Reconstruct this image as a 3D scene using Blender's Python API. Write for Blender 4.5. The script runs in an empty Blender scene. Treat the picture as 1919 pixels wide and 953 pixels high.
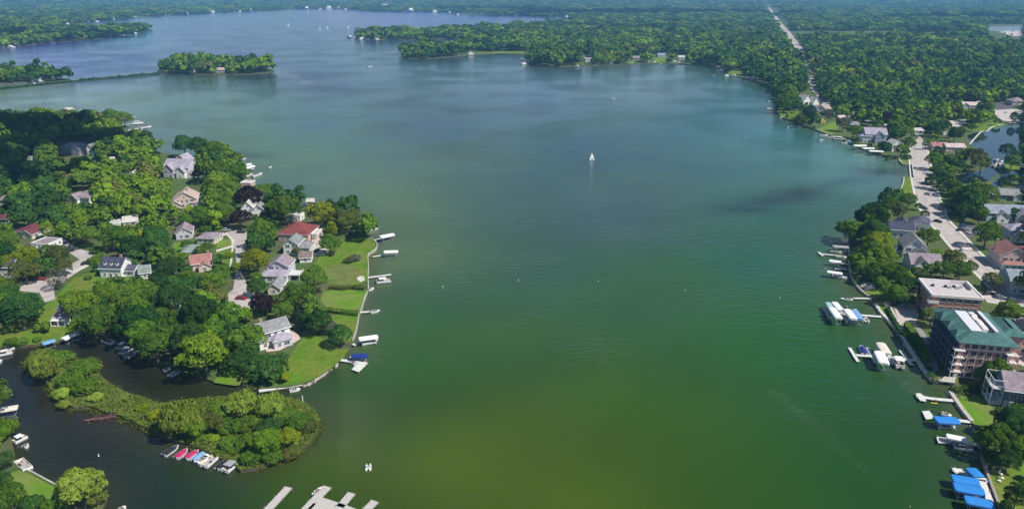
import bpy, bmesh, math, random
import numpy as np
from mathutils import Vector, Matrix, noise, geometry
random.seed(7)
RNG = np.random.default_rng(11)
R = math.radians
SC = bpy.context.scene
COL = SC.collection

# ---------------------------------------------------------------- camera, sky, sun, exposure
CAM_H, PITCH, FPX, UC, VC = 120.0, R(19.9), 1371.0, 959.5, 476.5
cd = bpy.data.cameras.new("camera"); cam = bpy.data.objects.new("camera", cd); COL.objects.link(cam)
cam.location = (0, 0, CAM_H); cam.rotation_euler = (R(90) - PITCH, 0, 0)
cd.sensor_width = 36.0; cd.lens = 36.0 * FPX / 1919.0; cd.clip_start = 1.0; cd.clip_end = 60000
SC.camera = cam
SUN_AZ, SUN_EL = R(118), R(50)
w = bpy.data.worlds.new("World"); SC.world = w; w.use_nodes = True
nt = w.node_tree; nt.nodes.clear()
sky = nt.nodes.new("ShaderNodeTexSky"); sky.sky_type = 'NISHITA'; sky.sun_disc = False
sky.sun_elevation = SUN_EL; sky.sun_rotation = SUN_AZ; sky.air_density = 1.0; sky.dust_density = 0.2; sky.ozone_density = 3.5
bg = nt.nodes.new("ShaderNodeBackground"); bg.inputs[1].default_value = 0.07
ow = nt.nodes.new("ShaderNodeOutputWorld"); nt.links.new(sky.outputs[0], bg.inputs[0]); nt.links.new(bg.outputs[0], ow.inputs[0])
sl = bpy.data.lights.new("sun", 'SUN'); sl.energy = 4.2; sl.angle = R(0.5); sl.color = (1.0, 0.95, 0.86)
so = bpy.data.objects.new("sun", sl); COL.objects.link(so)
SUND = Vector((math.sin(SUN_AZ) * math.cos(SUN_EL), math.cos(SUN_AZ) * math.cos(SUN_EL), math.sin(SUN_EL)))
so.rotation_euler = SUND.to_track_quat('Z', 'Y').to_euler(); so.location = (0, 0, 500)
SC.view_settings.view_transform = 'Standard'; SC.view_settings.look = 'None'
SC.view_settings.gamma = 1.0; SC.view_settings.exposure = 0.5; SC.view_settings.use_curve_mapping = False
SC.render.engine = 'CYCLES'
SC.cycles.max_bounces = 6; SC.cycles.diffuse_bounces = 2; SC.cycles.glossy_bounces = 2; SC.cycles.transmission_bounces = 2
SC.cycles.transparent_max_bounces = 4; SC.cycles.volume_bounces = 0; SC.cycles.use_denoising = True
SC.cycles.caustics_reflective = False; SC.cycles.caustics_refractive = False
SC.cycles.use_adaptive_sampling = True; SC.cycles.adaptive_threshold = 0.02

# ---------------------------------------------------------------- geometry of the place: photo position -> ground point
CP, SP = math.cos(PITCH), math.sin(PITCH)
GZ = 0.9                                  # height of the land above the lake
def G(u, v, z=0.0):
    a = (u - UC) / FPX; b = (VC - v) / FPX
    dx, dy, dz = a, CP + b * SP, -SP + b * CP
    t = (z - CAM_H) / dz
    return Vector((dx * t, dy * t, z))
def PROJ(x, y, z):
    dz = z - CAM_H
    dep = y * CP - dz * SP; up = y * SP + dz * CP
    return UC + FPX * x / dep, VC - FPX * up / dep, FPX / dep
def PROJN(P):                              # numpy
    dz = P[:, 2] - CAM_H
    dep = P[:, 1] * CP - dz * SP; up = P[:, 1] * SP + dz * CP
    return UC + FPX * P[:, 0] / dep, VC - FPX * up / dep, FPX / dep

# ---------------------------------------------------------------- materials
MATS = {}
def mat(name, col, rough=0.7, var=0.12, scale=1.5, metal=0.0, spec=0.3, bump=0.0, second=None, sscale=0.2, detail=4):
    if name in MATS: return MATS[name]
    m = bpy.data.materials.new(name); m.use_nodes = True; MATS[name] = m
    n = m.node_tree; b = n.nodes["Principled BSDF"]
    b.inputs["Roughness"].default_value = rough; b.inputs["Metallic"].default_value = metal
    b.inputs["Specular IOR Level"].default_value = spec
    g = n.nodes.new("ShaderNodeNewGeometry")
    nz = n.nodes.new("ShaderNodeTexNoise"); nz.inputs["Scale"].default_value = scale; nz.inputs["Detail"].default_value = detail
    n.links.new(g.outputs["Position"], nz.inputs["Vector"])
    r = n.nodes.new("ShaderNodeMapRange"); r.inputs["From Min"].default_value = 0.3; r.inputs["From Max"].default_value = 0.7
    r.inputs["To Min"].default_value = 1 - var; r.inputs["To Max"].default_value = 1 + var
    n.links.new(nz.outputs["Fac"], r.inputs["Value"])
    mx = n.nodes.new("ShaderNodeVectorMath"); mx.operation = 'SCALE'
    n.links.new(r.outputs[0], mx.inputs["Scale"])
    if second:
        n2 = n.nodes.new("ShaderNodeTexNoise"); n2.inputs["Scale"].default_value = sscale; n2.inputs["Detail"].default_value = 5
        n.links.new(g.outputs["Position"], n2.inputs["Vector"])
        r2 = n.nodes.new("ShaderNodeMapRange"); r2.inputs["From Min"].default_value = 0.42; r2.inputs["From Max"].default_value = 0.6
        n.links.new(n2.outputs["Fac"], r2.inputs["Value"])
        mi = n.nodes.new("ShaderNodeMix"); mi.data_type = 'RGBA'
        mi.inputs[6].default_value = (*col, 1); mi.inputs[7].default_value = (*second, 1)
        n.links.new(r2.outputs[0], mi.inputs[0]); n.links.new(mi.outputs[2], mx.inputs[0])
    else:
        mx.inputs[0].default_value = col
    n.links.new(mx.outputs[0], b.inputs["Base Color"])
    if bump:
        bp = n.nodes.new("ShaderNodeBump"); bp.inputs["Strength"].default_value = bump; bp.inputs["Distance"].default_value = 0.1
        n.links.new(nz.outputs["Fac"], bp.inputs["Height"]); n.links.new(bp.outputs[0], b.inputs["Normal"])
    return m
def stripe_mat(name, col, dark, per_m=1.2, rough=0.75, axis='Z', thick=0.25):
    """siding, shingle courses or planks: thin darker lines at a regular spacing in the object's own coordinates"""
    if name in MATS: return MATS[name]
    m = mat(name, col, rough, 0.1, 1.2)
    n = m.node_tree; b = n.nodes["Principled BSDF"]; src = b.inputs["Base Color"].links[0].from_socket
    tc = n.nodes.new("ShaderNodeTexCoord"); sx = n.nodes.new("ShaderNodeSeparateXYZ"); n.links.new(tc.outputs["Object"], sx.inputs[0])
    mu = n.nodes.new("ShaderNodeMath"); mu.operation = 'MULTIPLY'; mu.inputs[1].default_value = per_m
    n.links.new(sx.outputs[axis], mu.inputs[0])
    fr = n.nodes.new("ShaderNodeMath"); fr.operation = 'FRACT'; n.links.new(mu.outputs[0], fr.inputs[0])
    lt = n.nodes.new("ShaderNodeMath"); lt.operation = 'LESS_THAN'; lt.inputs[1].default_value = thick
    n.links.new(fr.outputs[0], lt.inputs[0])
    mi = n.nodes.new("ShaderNodeMix"); mi.data_type = 'RGBA'; n.links.new(lt.outputs[0], mi.inputs[0])
    n.links.new(src, mi.inputs[6]); mi.inputs[7].default_value = (*dark, 1)
    n.links.new(mi.outputs[2], b.inputs["Base Color"])
    return m
def leaf_mat(name, c1, c2, trans=0.32):
    m = bpy.data.materials.new(name); m.use_nodes = True; MATS[name] = m
    n = m.node_tree; n.nodes.clear()
    o = n.nodes.new("ShaderNodeOutputMaterial"); g = n.nodes.new("ShaderNodeNewGeometry")
    oi = n.nodes.new("ShaderNodeObjectInfo")
    nz = n.nodes.new("ShaderNodeTexNoise"); nz.inputs["Scale"].default_value = 0.22; nz.inputs["Detail"].default_value = 3
    n.links.new(g.outputs["Position"], nz.inputs["Vector"])
    ad = n.nodes.new("ShaderNodeMath"); ad.operation = 'MULTIPLY_ADD'; ad.inputs[1].default_value = 0.75
    n.links.new(g.outputs["Random Per Island"], ad.inputs[0])
    rr = n.nodes.new("ShaderNodeMapRange"); rr.inputs["From Min"].default_value = 0.35; rr.inputs["From Max"].default_value = 0.65; rr.inputs["To Min"].default_value = -0.2; rr.inputs["To Max"].default_value = 0.5
    n.links.new(nz.outputs["Fac"], rr.inputs["Value"]); n.links.new(rr.outputs[0], ad.inputs[2])
    mi = n.nodes.new("ShaderNodeMix"); mi.data_type = 'RGBA'; mi.clamp_factor = True
    mi.inputs[6].default_value = (*c1, 1); mi.inputs[7].default_value = (*c2, 1)
    n.links.new(ad.outputs[0], mi.inputs[0])
    hs = n.nodes.new("ShaderNodeHueSaturation")
    r2 = n.nodes.new("ShaderNodeMapRange"); r2.inputs["To Min"].default_value = 0.72; r2.inputs["To Max"].default_value = 1.25
    n.links.new(oi.outputs["Random"], r2.inputs["Value"]); n.links.new(r2.outputs[0], hs.inputs["Value"])
    r3 = n.nodes.new("ShaderNodeMapRange"); r3.inputs["To Min"].default_value = 0.494; r3.inputs["To Max"].default_value = 0.518
    wn = n.nodes.new("ShaderNodeTexWhiteNoise"); wn.noise_dimensions = '1D'; n.links.new(oi.outputs["Random"], wn.inputs["W"])
    n.links.new(wn.outputs["Value"], r3.inputs["Value"]); n.links.new(r3.outputs[0], hs.inputs["Hue"])
    n.links.new(mi.outputs[2], hs.inputs["Color"])
    d = n.nodes.new("ShaderNodeBsdfDiffuse"); t = n.nodes.new("ShaderNodeBsdfTranslucent"); ms = n.nodes.new("ShaderNodeMixShader")
    ms.inputs[0].default_value = trans
    n.links.new(hs.outputs[0], d.inputs[0]); n.links.new(hs.outputs[0], t.inputs[0])
    n.links.new(d.outputs[0], ms.inputs[1]); n.links.new(t.outputs[0], ms.inputs[2]); n.links.new(ms.outputs[0], o.inputs[0])
    return m
LEAF = {
 'dark':   ((.028, .072, .016), (.062, .140, .028)),
 'mid':    ((.064, .126, .014), (.136, .226, .026)),
 'bright': ((.098, .178, .012), (.190, .290, .024)),
 'yellow': ((.140, .185, .008), (.275, .310, .018)),
 'olive':  ((.080, .105, .024), (.155, .175, .040)),
 'willow': ((.170, .245, .026), (.300, .390, .060)),
 'purple': ((.016, .008, .016), (.042, .020, .036)),
 'grey':   ((.080, .090, .065), (.155, .165, .125)),
 'pine':   ((.016, .050, .026), (.042, .092, .048)),
}
for k, (a, b_) in LEAF.items(): leaf_mat('foliage_' + k, a, b_)
BARK = mat('bark', (.13, .10, .075), .9, .25, 2.0)
WHITE = mat('white_paint', (.74, .74, .72), .55, .06, .8)
GLASS = mat('window_glass', (.03, .04, .055), .12, .1, 1, spec=.6)
ALU = mat('aluminium', (.52, .53, .54), .4, .08, 2, metal=.6)
DARK = mat('dark_plastic', (.03, .03, .035), .5, .1, 2)
DECK = stripe_mat('dock_planks', (.46, .43, .40), (.25, .23, .21), 2.2, .8, 'X', .14)
DECKW = stripe_mat('pale_dock_planks', (.60, .60, .57), (.36, .36, .34), 2.2, .8, 'X', .12)
WOODP = mat('weathered_post', (.28, .24, .2), .85, .2, 3)

# ---------------------------------------------------------------- mesh helpers
class MB:
    def __init__(s): s.v = []; s.f = []; s.m = []
    def add(s, vs, fs, mi=0):
        k = len(s.v); s.v += [tuple(p) for p in vs]; s.f += [tuple(i + k for i in f) for f in fs]; s.m += [mi] * len(fs)
    def box(s, cx, cy, cz, sx, sy, sz, rz=0, mi=0, taper=1.0):
        c, n = math.cos(rz), math.sin(rz); vs = []
        for z, q in ((-.5, 1), (.5, taper)):
            for x, y in ((-.5, -.5), (.5, -.5), (.5, .5), (-.5, .5)):
                X, Y = x * sx * q, y * sy * q
                vs.append((cx + X * c - Y * n, cy + X * n + Y * c, cz + z * sz))
        s.add(vs, [(0, 3, 2, 1), (4, 5, 6, 7), (0, 1, 5, 4), (1, 2, 6, 5), (2, 3, 7, 6), (3, 0, 4, 7)], mi)
    def tube(s, p0, p1, r0, r1=None, n=8, mi=0):
        r1 = r0 if r1 is None else r1
        p0, p1 = Vector(p0), Vector(p1); d = (p1 - p0).normalized()
        a = d.orthogonal().normalized(); b = d.cross(a); vs = []
        for p, r in ((p0, r0), (p1, r1)):
            for i in range(n):
                t = 2 * math.pi * i / n; vs.append(p + a * (r * math.cos(t)) + b * (r * math.sin(t)))
        fs = [(i, (i + 1) % n, n + (i + 1) % n, n + i) for i in range(n)] + [tuple(range(n))[::-1], tuple(range(n, 2 * n))]
        s.add(vs, fs, mi)
    def loft(s, rings, cap=True, mi=0):
        n = len(rings[0]); vs = [p for r in rings for p in r]; fs = []
        for j in range(len(rings) - 1):
            for i in range(n): fs.append((j * n + i, j * n + (i + 1) % n, (j + 1) * n + (i + 1) % n, (j + 1) * n + i))
        if cap: fs += [tuple(range(n))[::-1], tuple(range((len(rings) - 1) * n, len(rings) * n))]
        s.add(vs, fs, mi)
    def prism(s, pts, z0, z1, mi=0):
        n = len(pts); vs = [(p[0], p[1], z0) for p in pts] + [(p[0], p[1], z1) for p in pts]
        fs = [(i, (i + 1) % n, n + (i + 1) % n, n + i) for i in range(n)]
        tri = geometry.tessellate_polygon([[Vector((p[0], p[1], 0)) for p in pts]])
        fs += [tuple(n + i for i in t) for t in tri] + [tuple(reversed(t)) for t in tri]
        s.add(vs, fs, mi)
    def build(s, name, mats, parent=None, smooth=False):
        me = bpy.data.meshes.new(name); me.from_pydata([tuple(p) for p in s.v], [], s.f)
        if not isinstance(mats, (list, tuple)): mats = [mats]
        for m in mats: me.materials.append(m)
        if len(mats) > 1: me.polygons.foreach_set("material_index", s.m)
        bm = bmesh.new(); bm.from_mesh(me); bmesh.ops.recalc_face_normals(bm, faces=bm.faces); bm.to_mesh(me); bm.free()
        if smooth: me.polygons.foreach_set("use_smooth", [True] * len(me.polygons))
        o = bpy.data.objects.new(name, me); COL.objects.link(o)
        if parent: o.parent = parent
        return o
def tag(o, label=None, cat=None, group=None, kind=None):
    if label: o['label'] = label
    if cat: o['category'] = cat
    if group: o['group'] = group
    if kind: o['kind'] = kind
    return o
def empty(name, loc=(0, 0, 0), rz=0, label=None, cat=None, group=None):
    o = bpy.data.objects.new(name, None); COL.objects.link(o); o.location = loc; o.rotation_euler = (0, 0, rz)
    o.empty_display_size = 0.5
    return tag(o, label, cat, group)
CHILD = {}
def kids(o): return CHILD.get(o.name) or [c for c in bpy.data.objects if c.parent == o]
def cachekids(o):
    CHILD[o.name] = [c for c in bpy.data.objects if c.parent == o]
    for c in CHILD[o.name]: CHILD[c.name] = [g for g in bpy.data.objects if g.parent == c]
def copy_tree(o, parent=None):
    c = o.copy(); COL.objects.link(c)
    c.parent = parent
    for ch in CHILD.get(o.name, []):
        copy_tree_child(ch, c)
    return c
def copy_tree_child(ch, par):
    c = ch.copy(); COL.objects.link(c); c.parent = par
    for g in CHILD.get(ch.name, []):
        d = g.copy(); COL.objects.link(d); d.parent = c
def recolor(o, slot_mats):
    for i, m in slot_mats.items():
        o.material_slots[i].link = 'OBJECT'; o.material_slots[i].material = m
def inpoly(x, y, P):
    """vectorised point in polygon; x, y arrays, P list of (x, y)"""
    x = np.asarray(x); y = np.asarray(y); c = np.zeros(x.shape, bool); n = len(P)
    for i in range(n):
        x0, y0 = P[i]; x1, y1 = P[(i + 1) % n]
        if y0 == y1: continue
        c ^= ((y0 > y) != (y1 > y)) & (x < (x1 - x0) * (y - y0) / (y1 - y0) + x0)
    return c
def sheet(name, pts, z, m, kind='structure', label=None):
    P = [G(u, v, z) for u, v in pts]
    tri = geometry.tessellate_polygon([[Vector((p.x, p.y, 0)) for p in P]])
    b = MB(); b.add(P, tri); o = b.build(name, m)
    return tag(o, label, kind=kind)
def ribbon(pts, wid):
    """left and right edge of a path through world points"""
    L, Rr = [], []
    for i, p in enumerate(pts):
        a = pts[max(i - 1, 0)]; c = pts[min(i + 1, len(pts) - 1)]
        d = Vector((c.x - a.x, c.y - a.y, 0)).normalized(); nn = Vector((-d.y, d.x, 0))
        ww = wid[i] if isinstance(wid, (list, tuple)) else wid
        L.append(p + nn * ww / 2); Rr.append(p - nn * ww / 2)
    return L, Rr
def smooth_path(P, n=5):
    out = []
    for i in range(len(P) - 1):
        p0, p1, p2, p3 = P[max(i - 1, 0)], P[i], P[i + 1], P[min(i + 2, len(P) - 1)]
        for k in range(n):
            t = k / n
            out.append(0.5 * ((2 * p1) + (-p0 + p2) * t + (2 * p0 - 5 * p1 + 4 * p2 - p3) * t * t + (-p0 + 3 * p1 - 3 * p2 + p3) * t ** 3))
    out.append(P[-1]); return out

# ---------------------------------------------------------------- land
def W(pts, z=0.0): return [G(p[0], p[1], z) if len(p) == 2 else Vector((p[1], p[2], z)) for p in pts]
LAND_A = W([(-300,232),(0,230),(150,230),(236,236),(243,252),(262,274),(310,290),(380,297),(430,297),(452,306),(459,330),(466,352),(490,372),(540,392),(585,392),(630,405),(668,425),(690,440),(697,446),(705,455),(707,463),(702,470),(690,478),(692,500),(690,520),(692,545),(683,560),(674,590),(668,620),(660,640),(652,655),(646,668),(634,680),(616,694),(597,708),(575,722),(540,729),(490,732),(460,726),(400,718),(365,706),(335,700),(300,682),(268,668),(240,652),(215,640),(195,632),(150,632),(115,642),(70,648),(40,652),(0,652),(-300,662)]) + [Vector((-900, 200, 0)), Vector((-1400, 700, 0))]
ISLET = W([(48,685),(62,664),(90,657),(118,665),(145,680),(176,674),(186,690),(188,706),(204,722),(228,737),(262,748),(300,762),(330,756),(370,752),(430,748),(520,748),(560,752),(588,768),(599,790),(594,815),(578,836),(550,855),(520,868),(488,880),(452,886),(430,868),(400,858),(360,838),(322,828),(290,812),(255,797),(222,782),(195,776),(170,764),(140,768),(116,760),(104,742),(84,716),(62,704)])
LAND_C = W([(-300,788),(-5,795),(20,812),(28,850),(34,878),(60,887),(84,900),(110,914),(150,899),(186,915),(202,935),(192,960),(170,1010),(-300,1100)])
FAR_LEFT = W([(-500,168),(-200,164),(0,158),(60,155),(128,152),(131,149),(100,146),(40,143),(-200,139),(-500,137)])
ISLAND = W([(297,136),(330,140),(400,141),(460,140),(509,137),(513,133),(500,127),(440,124),(370,123),(310,125),(297,130)])
CAUSE = W([(-150,178),(0,168.5),(60,162),(131,155),(175,150),(220,146.5),(298,139)])
LAND_R = W([(1880,1010),(1868,945),(1848,890),(1838,850),(1836,828),(1822,795),(1805,775),(1787,748),(1778,734),(1788,722),(1752,716),(1736,703),(1702,655),(1672,612),(1650,588),(1634,562),(1612,546),(1596,522),(1592,500),(1592,440),(1600,425),(1640,405),(1660,395),(1680,370),(1692,345),(1694,332),(1705,331),(1706,311),(1692,309),(1684,297),(1668,297),(1650,291),(1610,278),(1580,263),(1540,249),(1505,236),(1470,223),(1452,206),(1458,190),(1452,166),(1420,154),(1390,147),(1365,138),(1330,124),(1280,121),(1200,120),(1100,124),(1050,126),(1000,124),(986,115),(986,102),(930,101),(870,105),(800,110),(760,110),(752,104),(756,98),(800,92),(850,89),(900,86),(935,83),(935,79),(880,77),(840,73),(800,74),(760,76),(700,76),(668,72),(664,67),(700,62),(750,61),(850,58),(930,54),(1000,50),(1060,44),(1085,38),(1060,33),(960,30),(870,28),(850,24),(790,22),(700,22),(640,17),(560,17),(480,21),(400,24),(300,30),(200,39),(110,49),(95,53),(130,56),(200,56),(255,52),(282,55),(262,62),(180,74),(110,79),(50,86),(0,92)]) + [Vector((-2500, 1500, 0)), Vector((-24000, 1500, 0)), Vector((-24000, 24000, 0)), Vector((24000, 24000, 0)), Vector((24000, 60, 0)), Vector((110, 60, 0))]
def rough_shore(P, amp=1.6, step=9.0, keep=None):
    out = []
    for i in range(len(P)):
        a, b = P[i], P[(i + 1) % len(P)]
        L = (b - a).length; st = step * max(1, (a.length / 450)); n = max(1, min(40, int(L / st))) if L < 3000 else 1
        am = amp * max(.7, a.length / 500)
        for k in range(n):
            p = a.lerp(b, k / n)
            if n > 1:
                q = noise.noise_vector(Vector((p.x * .06, p.y * .06, 3.1)))
                p = p + Vector((q.x, q.y, 0)) * am * (0 if k == 0 else 1)
            out.append(p)
    return out
GRASSLAND = mat('meadow_ground', (.060, .105, .022), .95, .25, .25, second=(.080, .092, .034), sscale=.045, detail=6)
EARTH = mat('bank_earth', (.10, .085, .06), .95, .3, .6)
LANDS = {}
def land(name, P, m=GRASSLAND, amp=1.6):
    P = rough_shore(P, amp)
    LANDS[name] = [(p.x, p.y) for p in P]
    tri = geometry.tessellate_polygon([[Vector((p.x, p.y, 0)) for p in P]])
    b = MB(); n = len(P)
    b.add([(p.x, p.y, GZ) for p in P], tri, 0)
    b.add([(p.x, p.y, GZ - .01) for p in P] + [(p.x, p.y, -1.5) for p in P], [(i, (i + 1) % n, n + (i + 1) % n, n + i) for i in range(n)], 1)
    o = b.build(name, [m, EARTH]); return tag(o, kind='structure')
tag(land('terrain', LAND_R), None)
land('ground', LAND_A); land('ground', LAND_C); LANDS['LAND_C'] = LANDS.pop('ground')
LANDS['ground'] = [(p.x, p.y) for p in rough_shore(LAND_A)]
MARSHG = mat('marsh_ground', (.060, .085, .022), .95, .3, .5, second=(.10, .10, .04), sscale=.2)
land('islet_ground', ISLET, MARSHG, 1.5); land('far_land', FAR_LEFT); land('island_ground', ISLAND)
# causeway: a narrow rocky strip across the lake
L_, R_ = ribbon(CAUSE, 9.0)
b = MB(); b.prism([(p.x, p.y) for p in L_ + R_[::-1]], -1.5, 1.2); tag(b.build('causeway_ground', mat('causeway_scrub', (.035, .055, .03), .95, .3, .3)), kind='structure')
LANDS['causeway'] = [(p.x, p.y) for p in L_ + R_[::-1]]
# far hills on the horizon
def hill_h(x, y):
    d = math.hypot(x, y)
    s = min(1, max(0, (y - 5200) / 4200)); s = s * s * (3 - 2 * s)
    return GZ - .3 + s * (14 + 34 * (0.5 + noise.noise(Vector((x * .00035, y * .0005, .7)))) + 9 * noise.noise(Vector((x * .0011, y * .0016, 4.))))
def hills():
    xs = np.linspace(-13000, 13000, 150); ys = np.linspace(5200, 20000, 90)
    v = [(x, y, hill_h(x, y)) for y in ys for x in xs]; n = len(xs)
    f = [(j * n + i, j * n + i + 1, (j + 1) * n + i + 1, (j + 1) * n + i) for j in range(len(ys) - 1) for i in range(n - 1)]
    b = MB(); b.add(v, f); tag(b.build('hills', GRASSLAND, smooth=True), kind='structure')
hills()

# ---------------------------------------------------------------- water: one sheet, body colour from depth, algae, painted cloud shade and reflections
WPTS = [  # body colours, with sky blue and dark tree reflections painted in
 (700,950,0.0271,0.0460,0.0017),(900,900,0.0466,0.0755,0.0015),(1100,930,0.0448,0.0755,0.0015),(1000,840,0.0375,0.0577,0.0015),(1150,860,0.0272,0.0495,0.0015),(820,780,0.0125,0.0398,0.0015),(1250,760,0.0237,0.0640,0.0015),
 (1400,880,0.0209,0.0536,0.0015),(1550,930,0.0165,0.0549,0.0015),(1650,850,0.0052,0.0462,0.0015),(1600,700,0.0015,0.0488,0.0015),(1450,640,0.0108,0.0663,0.0075),(1700,900,0.0023,0.0290,0.0015),
 (750,700,0.0155,0.0708,0.0016),(700,800,0.0015,0.0048,0.0015),(900,640,0.0244,0.0651,0.0096),(720,600,0.0166,0.0632,0.0109),(760,480,0.0681,0.1069,0.0312),(830,530,0.0225,0.0630,0.0237),(1000,520,0.0223,0.0587,0.0273),(1250,560,0.0204,0.0658,0.0178),
 (1450,500,0.0109,0.0648,0.0311),(1550,400,0.0101,0.0587,0.0298),(1600,320,0.0525,0.1385,0.1149),(1150,420,0.0275,0.0546,0.0529),(950,400,0.0274,0.0581,0.0367),(730,380,0.0577,0.0945,0.0290),(620,340,0.0502,0.0884,0.0402),(560,290,0.0495,0.1038,0.0324),
 (450,240,0.0456,0.0902,0.0224),(350,210,0.0501,0.0898,0.0367),(200,200,0.0846,0.1228,0.0776),(30,195,0.0920,0.1299,0.0758),(100,175,0.1479,0.2119,0.2099),(600,220,0.0245,0.0667,0.0540),(800,230,0.0196,0.0385,0.0441),
 (1100,290,0.0134,0.0435,0.0468),(1000,180,0.0431,0.0739,0.0990),(1200,160,0.0542,0.0912,0.0926),(1350,220,0.0015,0.0552,0.0492),(1450,260,0.0229,0.0905,0.0863),(700,120,0.0250,0.0591,0.0670),(600,150,0.0015,0.0015,0.0258),
 (560,105,0.0044,0.0162,0.0541),(450,90,0.0015,0.0015,0.0639),(250,110,0.0032,0.0108,0.1082),(100,110,0.0376,0.0358,0.1861),(150,130,0.0015,0.0015,0.1218),(350,70,0.0015,0.0134,0.0828),(250,75,0.0435,0.1154,0.1953),(600,60,0.0015,0.0247,0.0735),(640,30,0.1043,0.0572,0.1778),(400,40,0.0128,0.0241,0.0995),
 (800,40,0.0015,0.0015,0.1383),(900,42,0.0022,0.0108,0.1407),(1000,38,0.0541,0.0541,0.1515),(720,32,0.0540,0.0185,0.1741),
 (60,760,0.0022,0.0038,0.0098),(120,850,0.0044,0.0076,0.0098),(250,850,0.0058,0.0135,0.0015),(60,700,0.0022,0.0038,0.0108),(170,665,0.0022,0.0027,0.0054),(250,690,0.0049,0.0044,0.0027),(350,725,0.0054,0.0065,0.0022),(430,740,0.0065,0.0098,0.0032),(200,800,0.0278,0.0111,0.0081),(350,900,0.0047,0.0161,0.0241),(300,940,0.0016,0.0049,0.0058),
 (450,930,0.0015,0.0267,0.0015),(560,900,0.0315,0.0730,0.0015),(620,860,0.0508,0.0886,0.0015),(625,790,0.0906,0.1330,0.0467),(560,735,0.0015,0.0150,0.0015),(620,720,0.0015,0.0624,0.0048),
 (1640,700,0.0157,0.0574,0.0209),(1740,780,0.0065,0.0335,0.0044),
]
SHADES = [(1486,357,40,11,.80),(1445,370,50,11,.72),(1398,388,52,10,.55),(1590,337,60,8,.5),(1650,322,56,8,.8),(1545,346,40,6,.35),(455,284,46,8,.6),(590,110,55,4,.3),(400,100,110,5,.3),(640,62,70,2,.2),(560,62,40,2,.2),(545,32,50,1.5,.25)]  # cloud shadows on the lake, painted as dark ellipses into its colour
STREAKS = [([(1445,730),(1500,772),(1560,826),(1650,905)], 1.0, .11), ([(1700,640),(1712,690),(1738,738)], 0.8, .16), ([(1672,690),(1700,720),(1722,742)], .6, .2), ([(512,132),(545,142),(588,158)], 6, .9), ([(1120,640),(1140,700),(1260,760),(1330,800)], 1.2, .10)]
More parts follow.
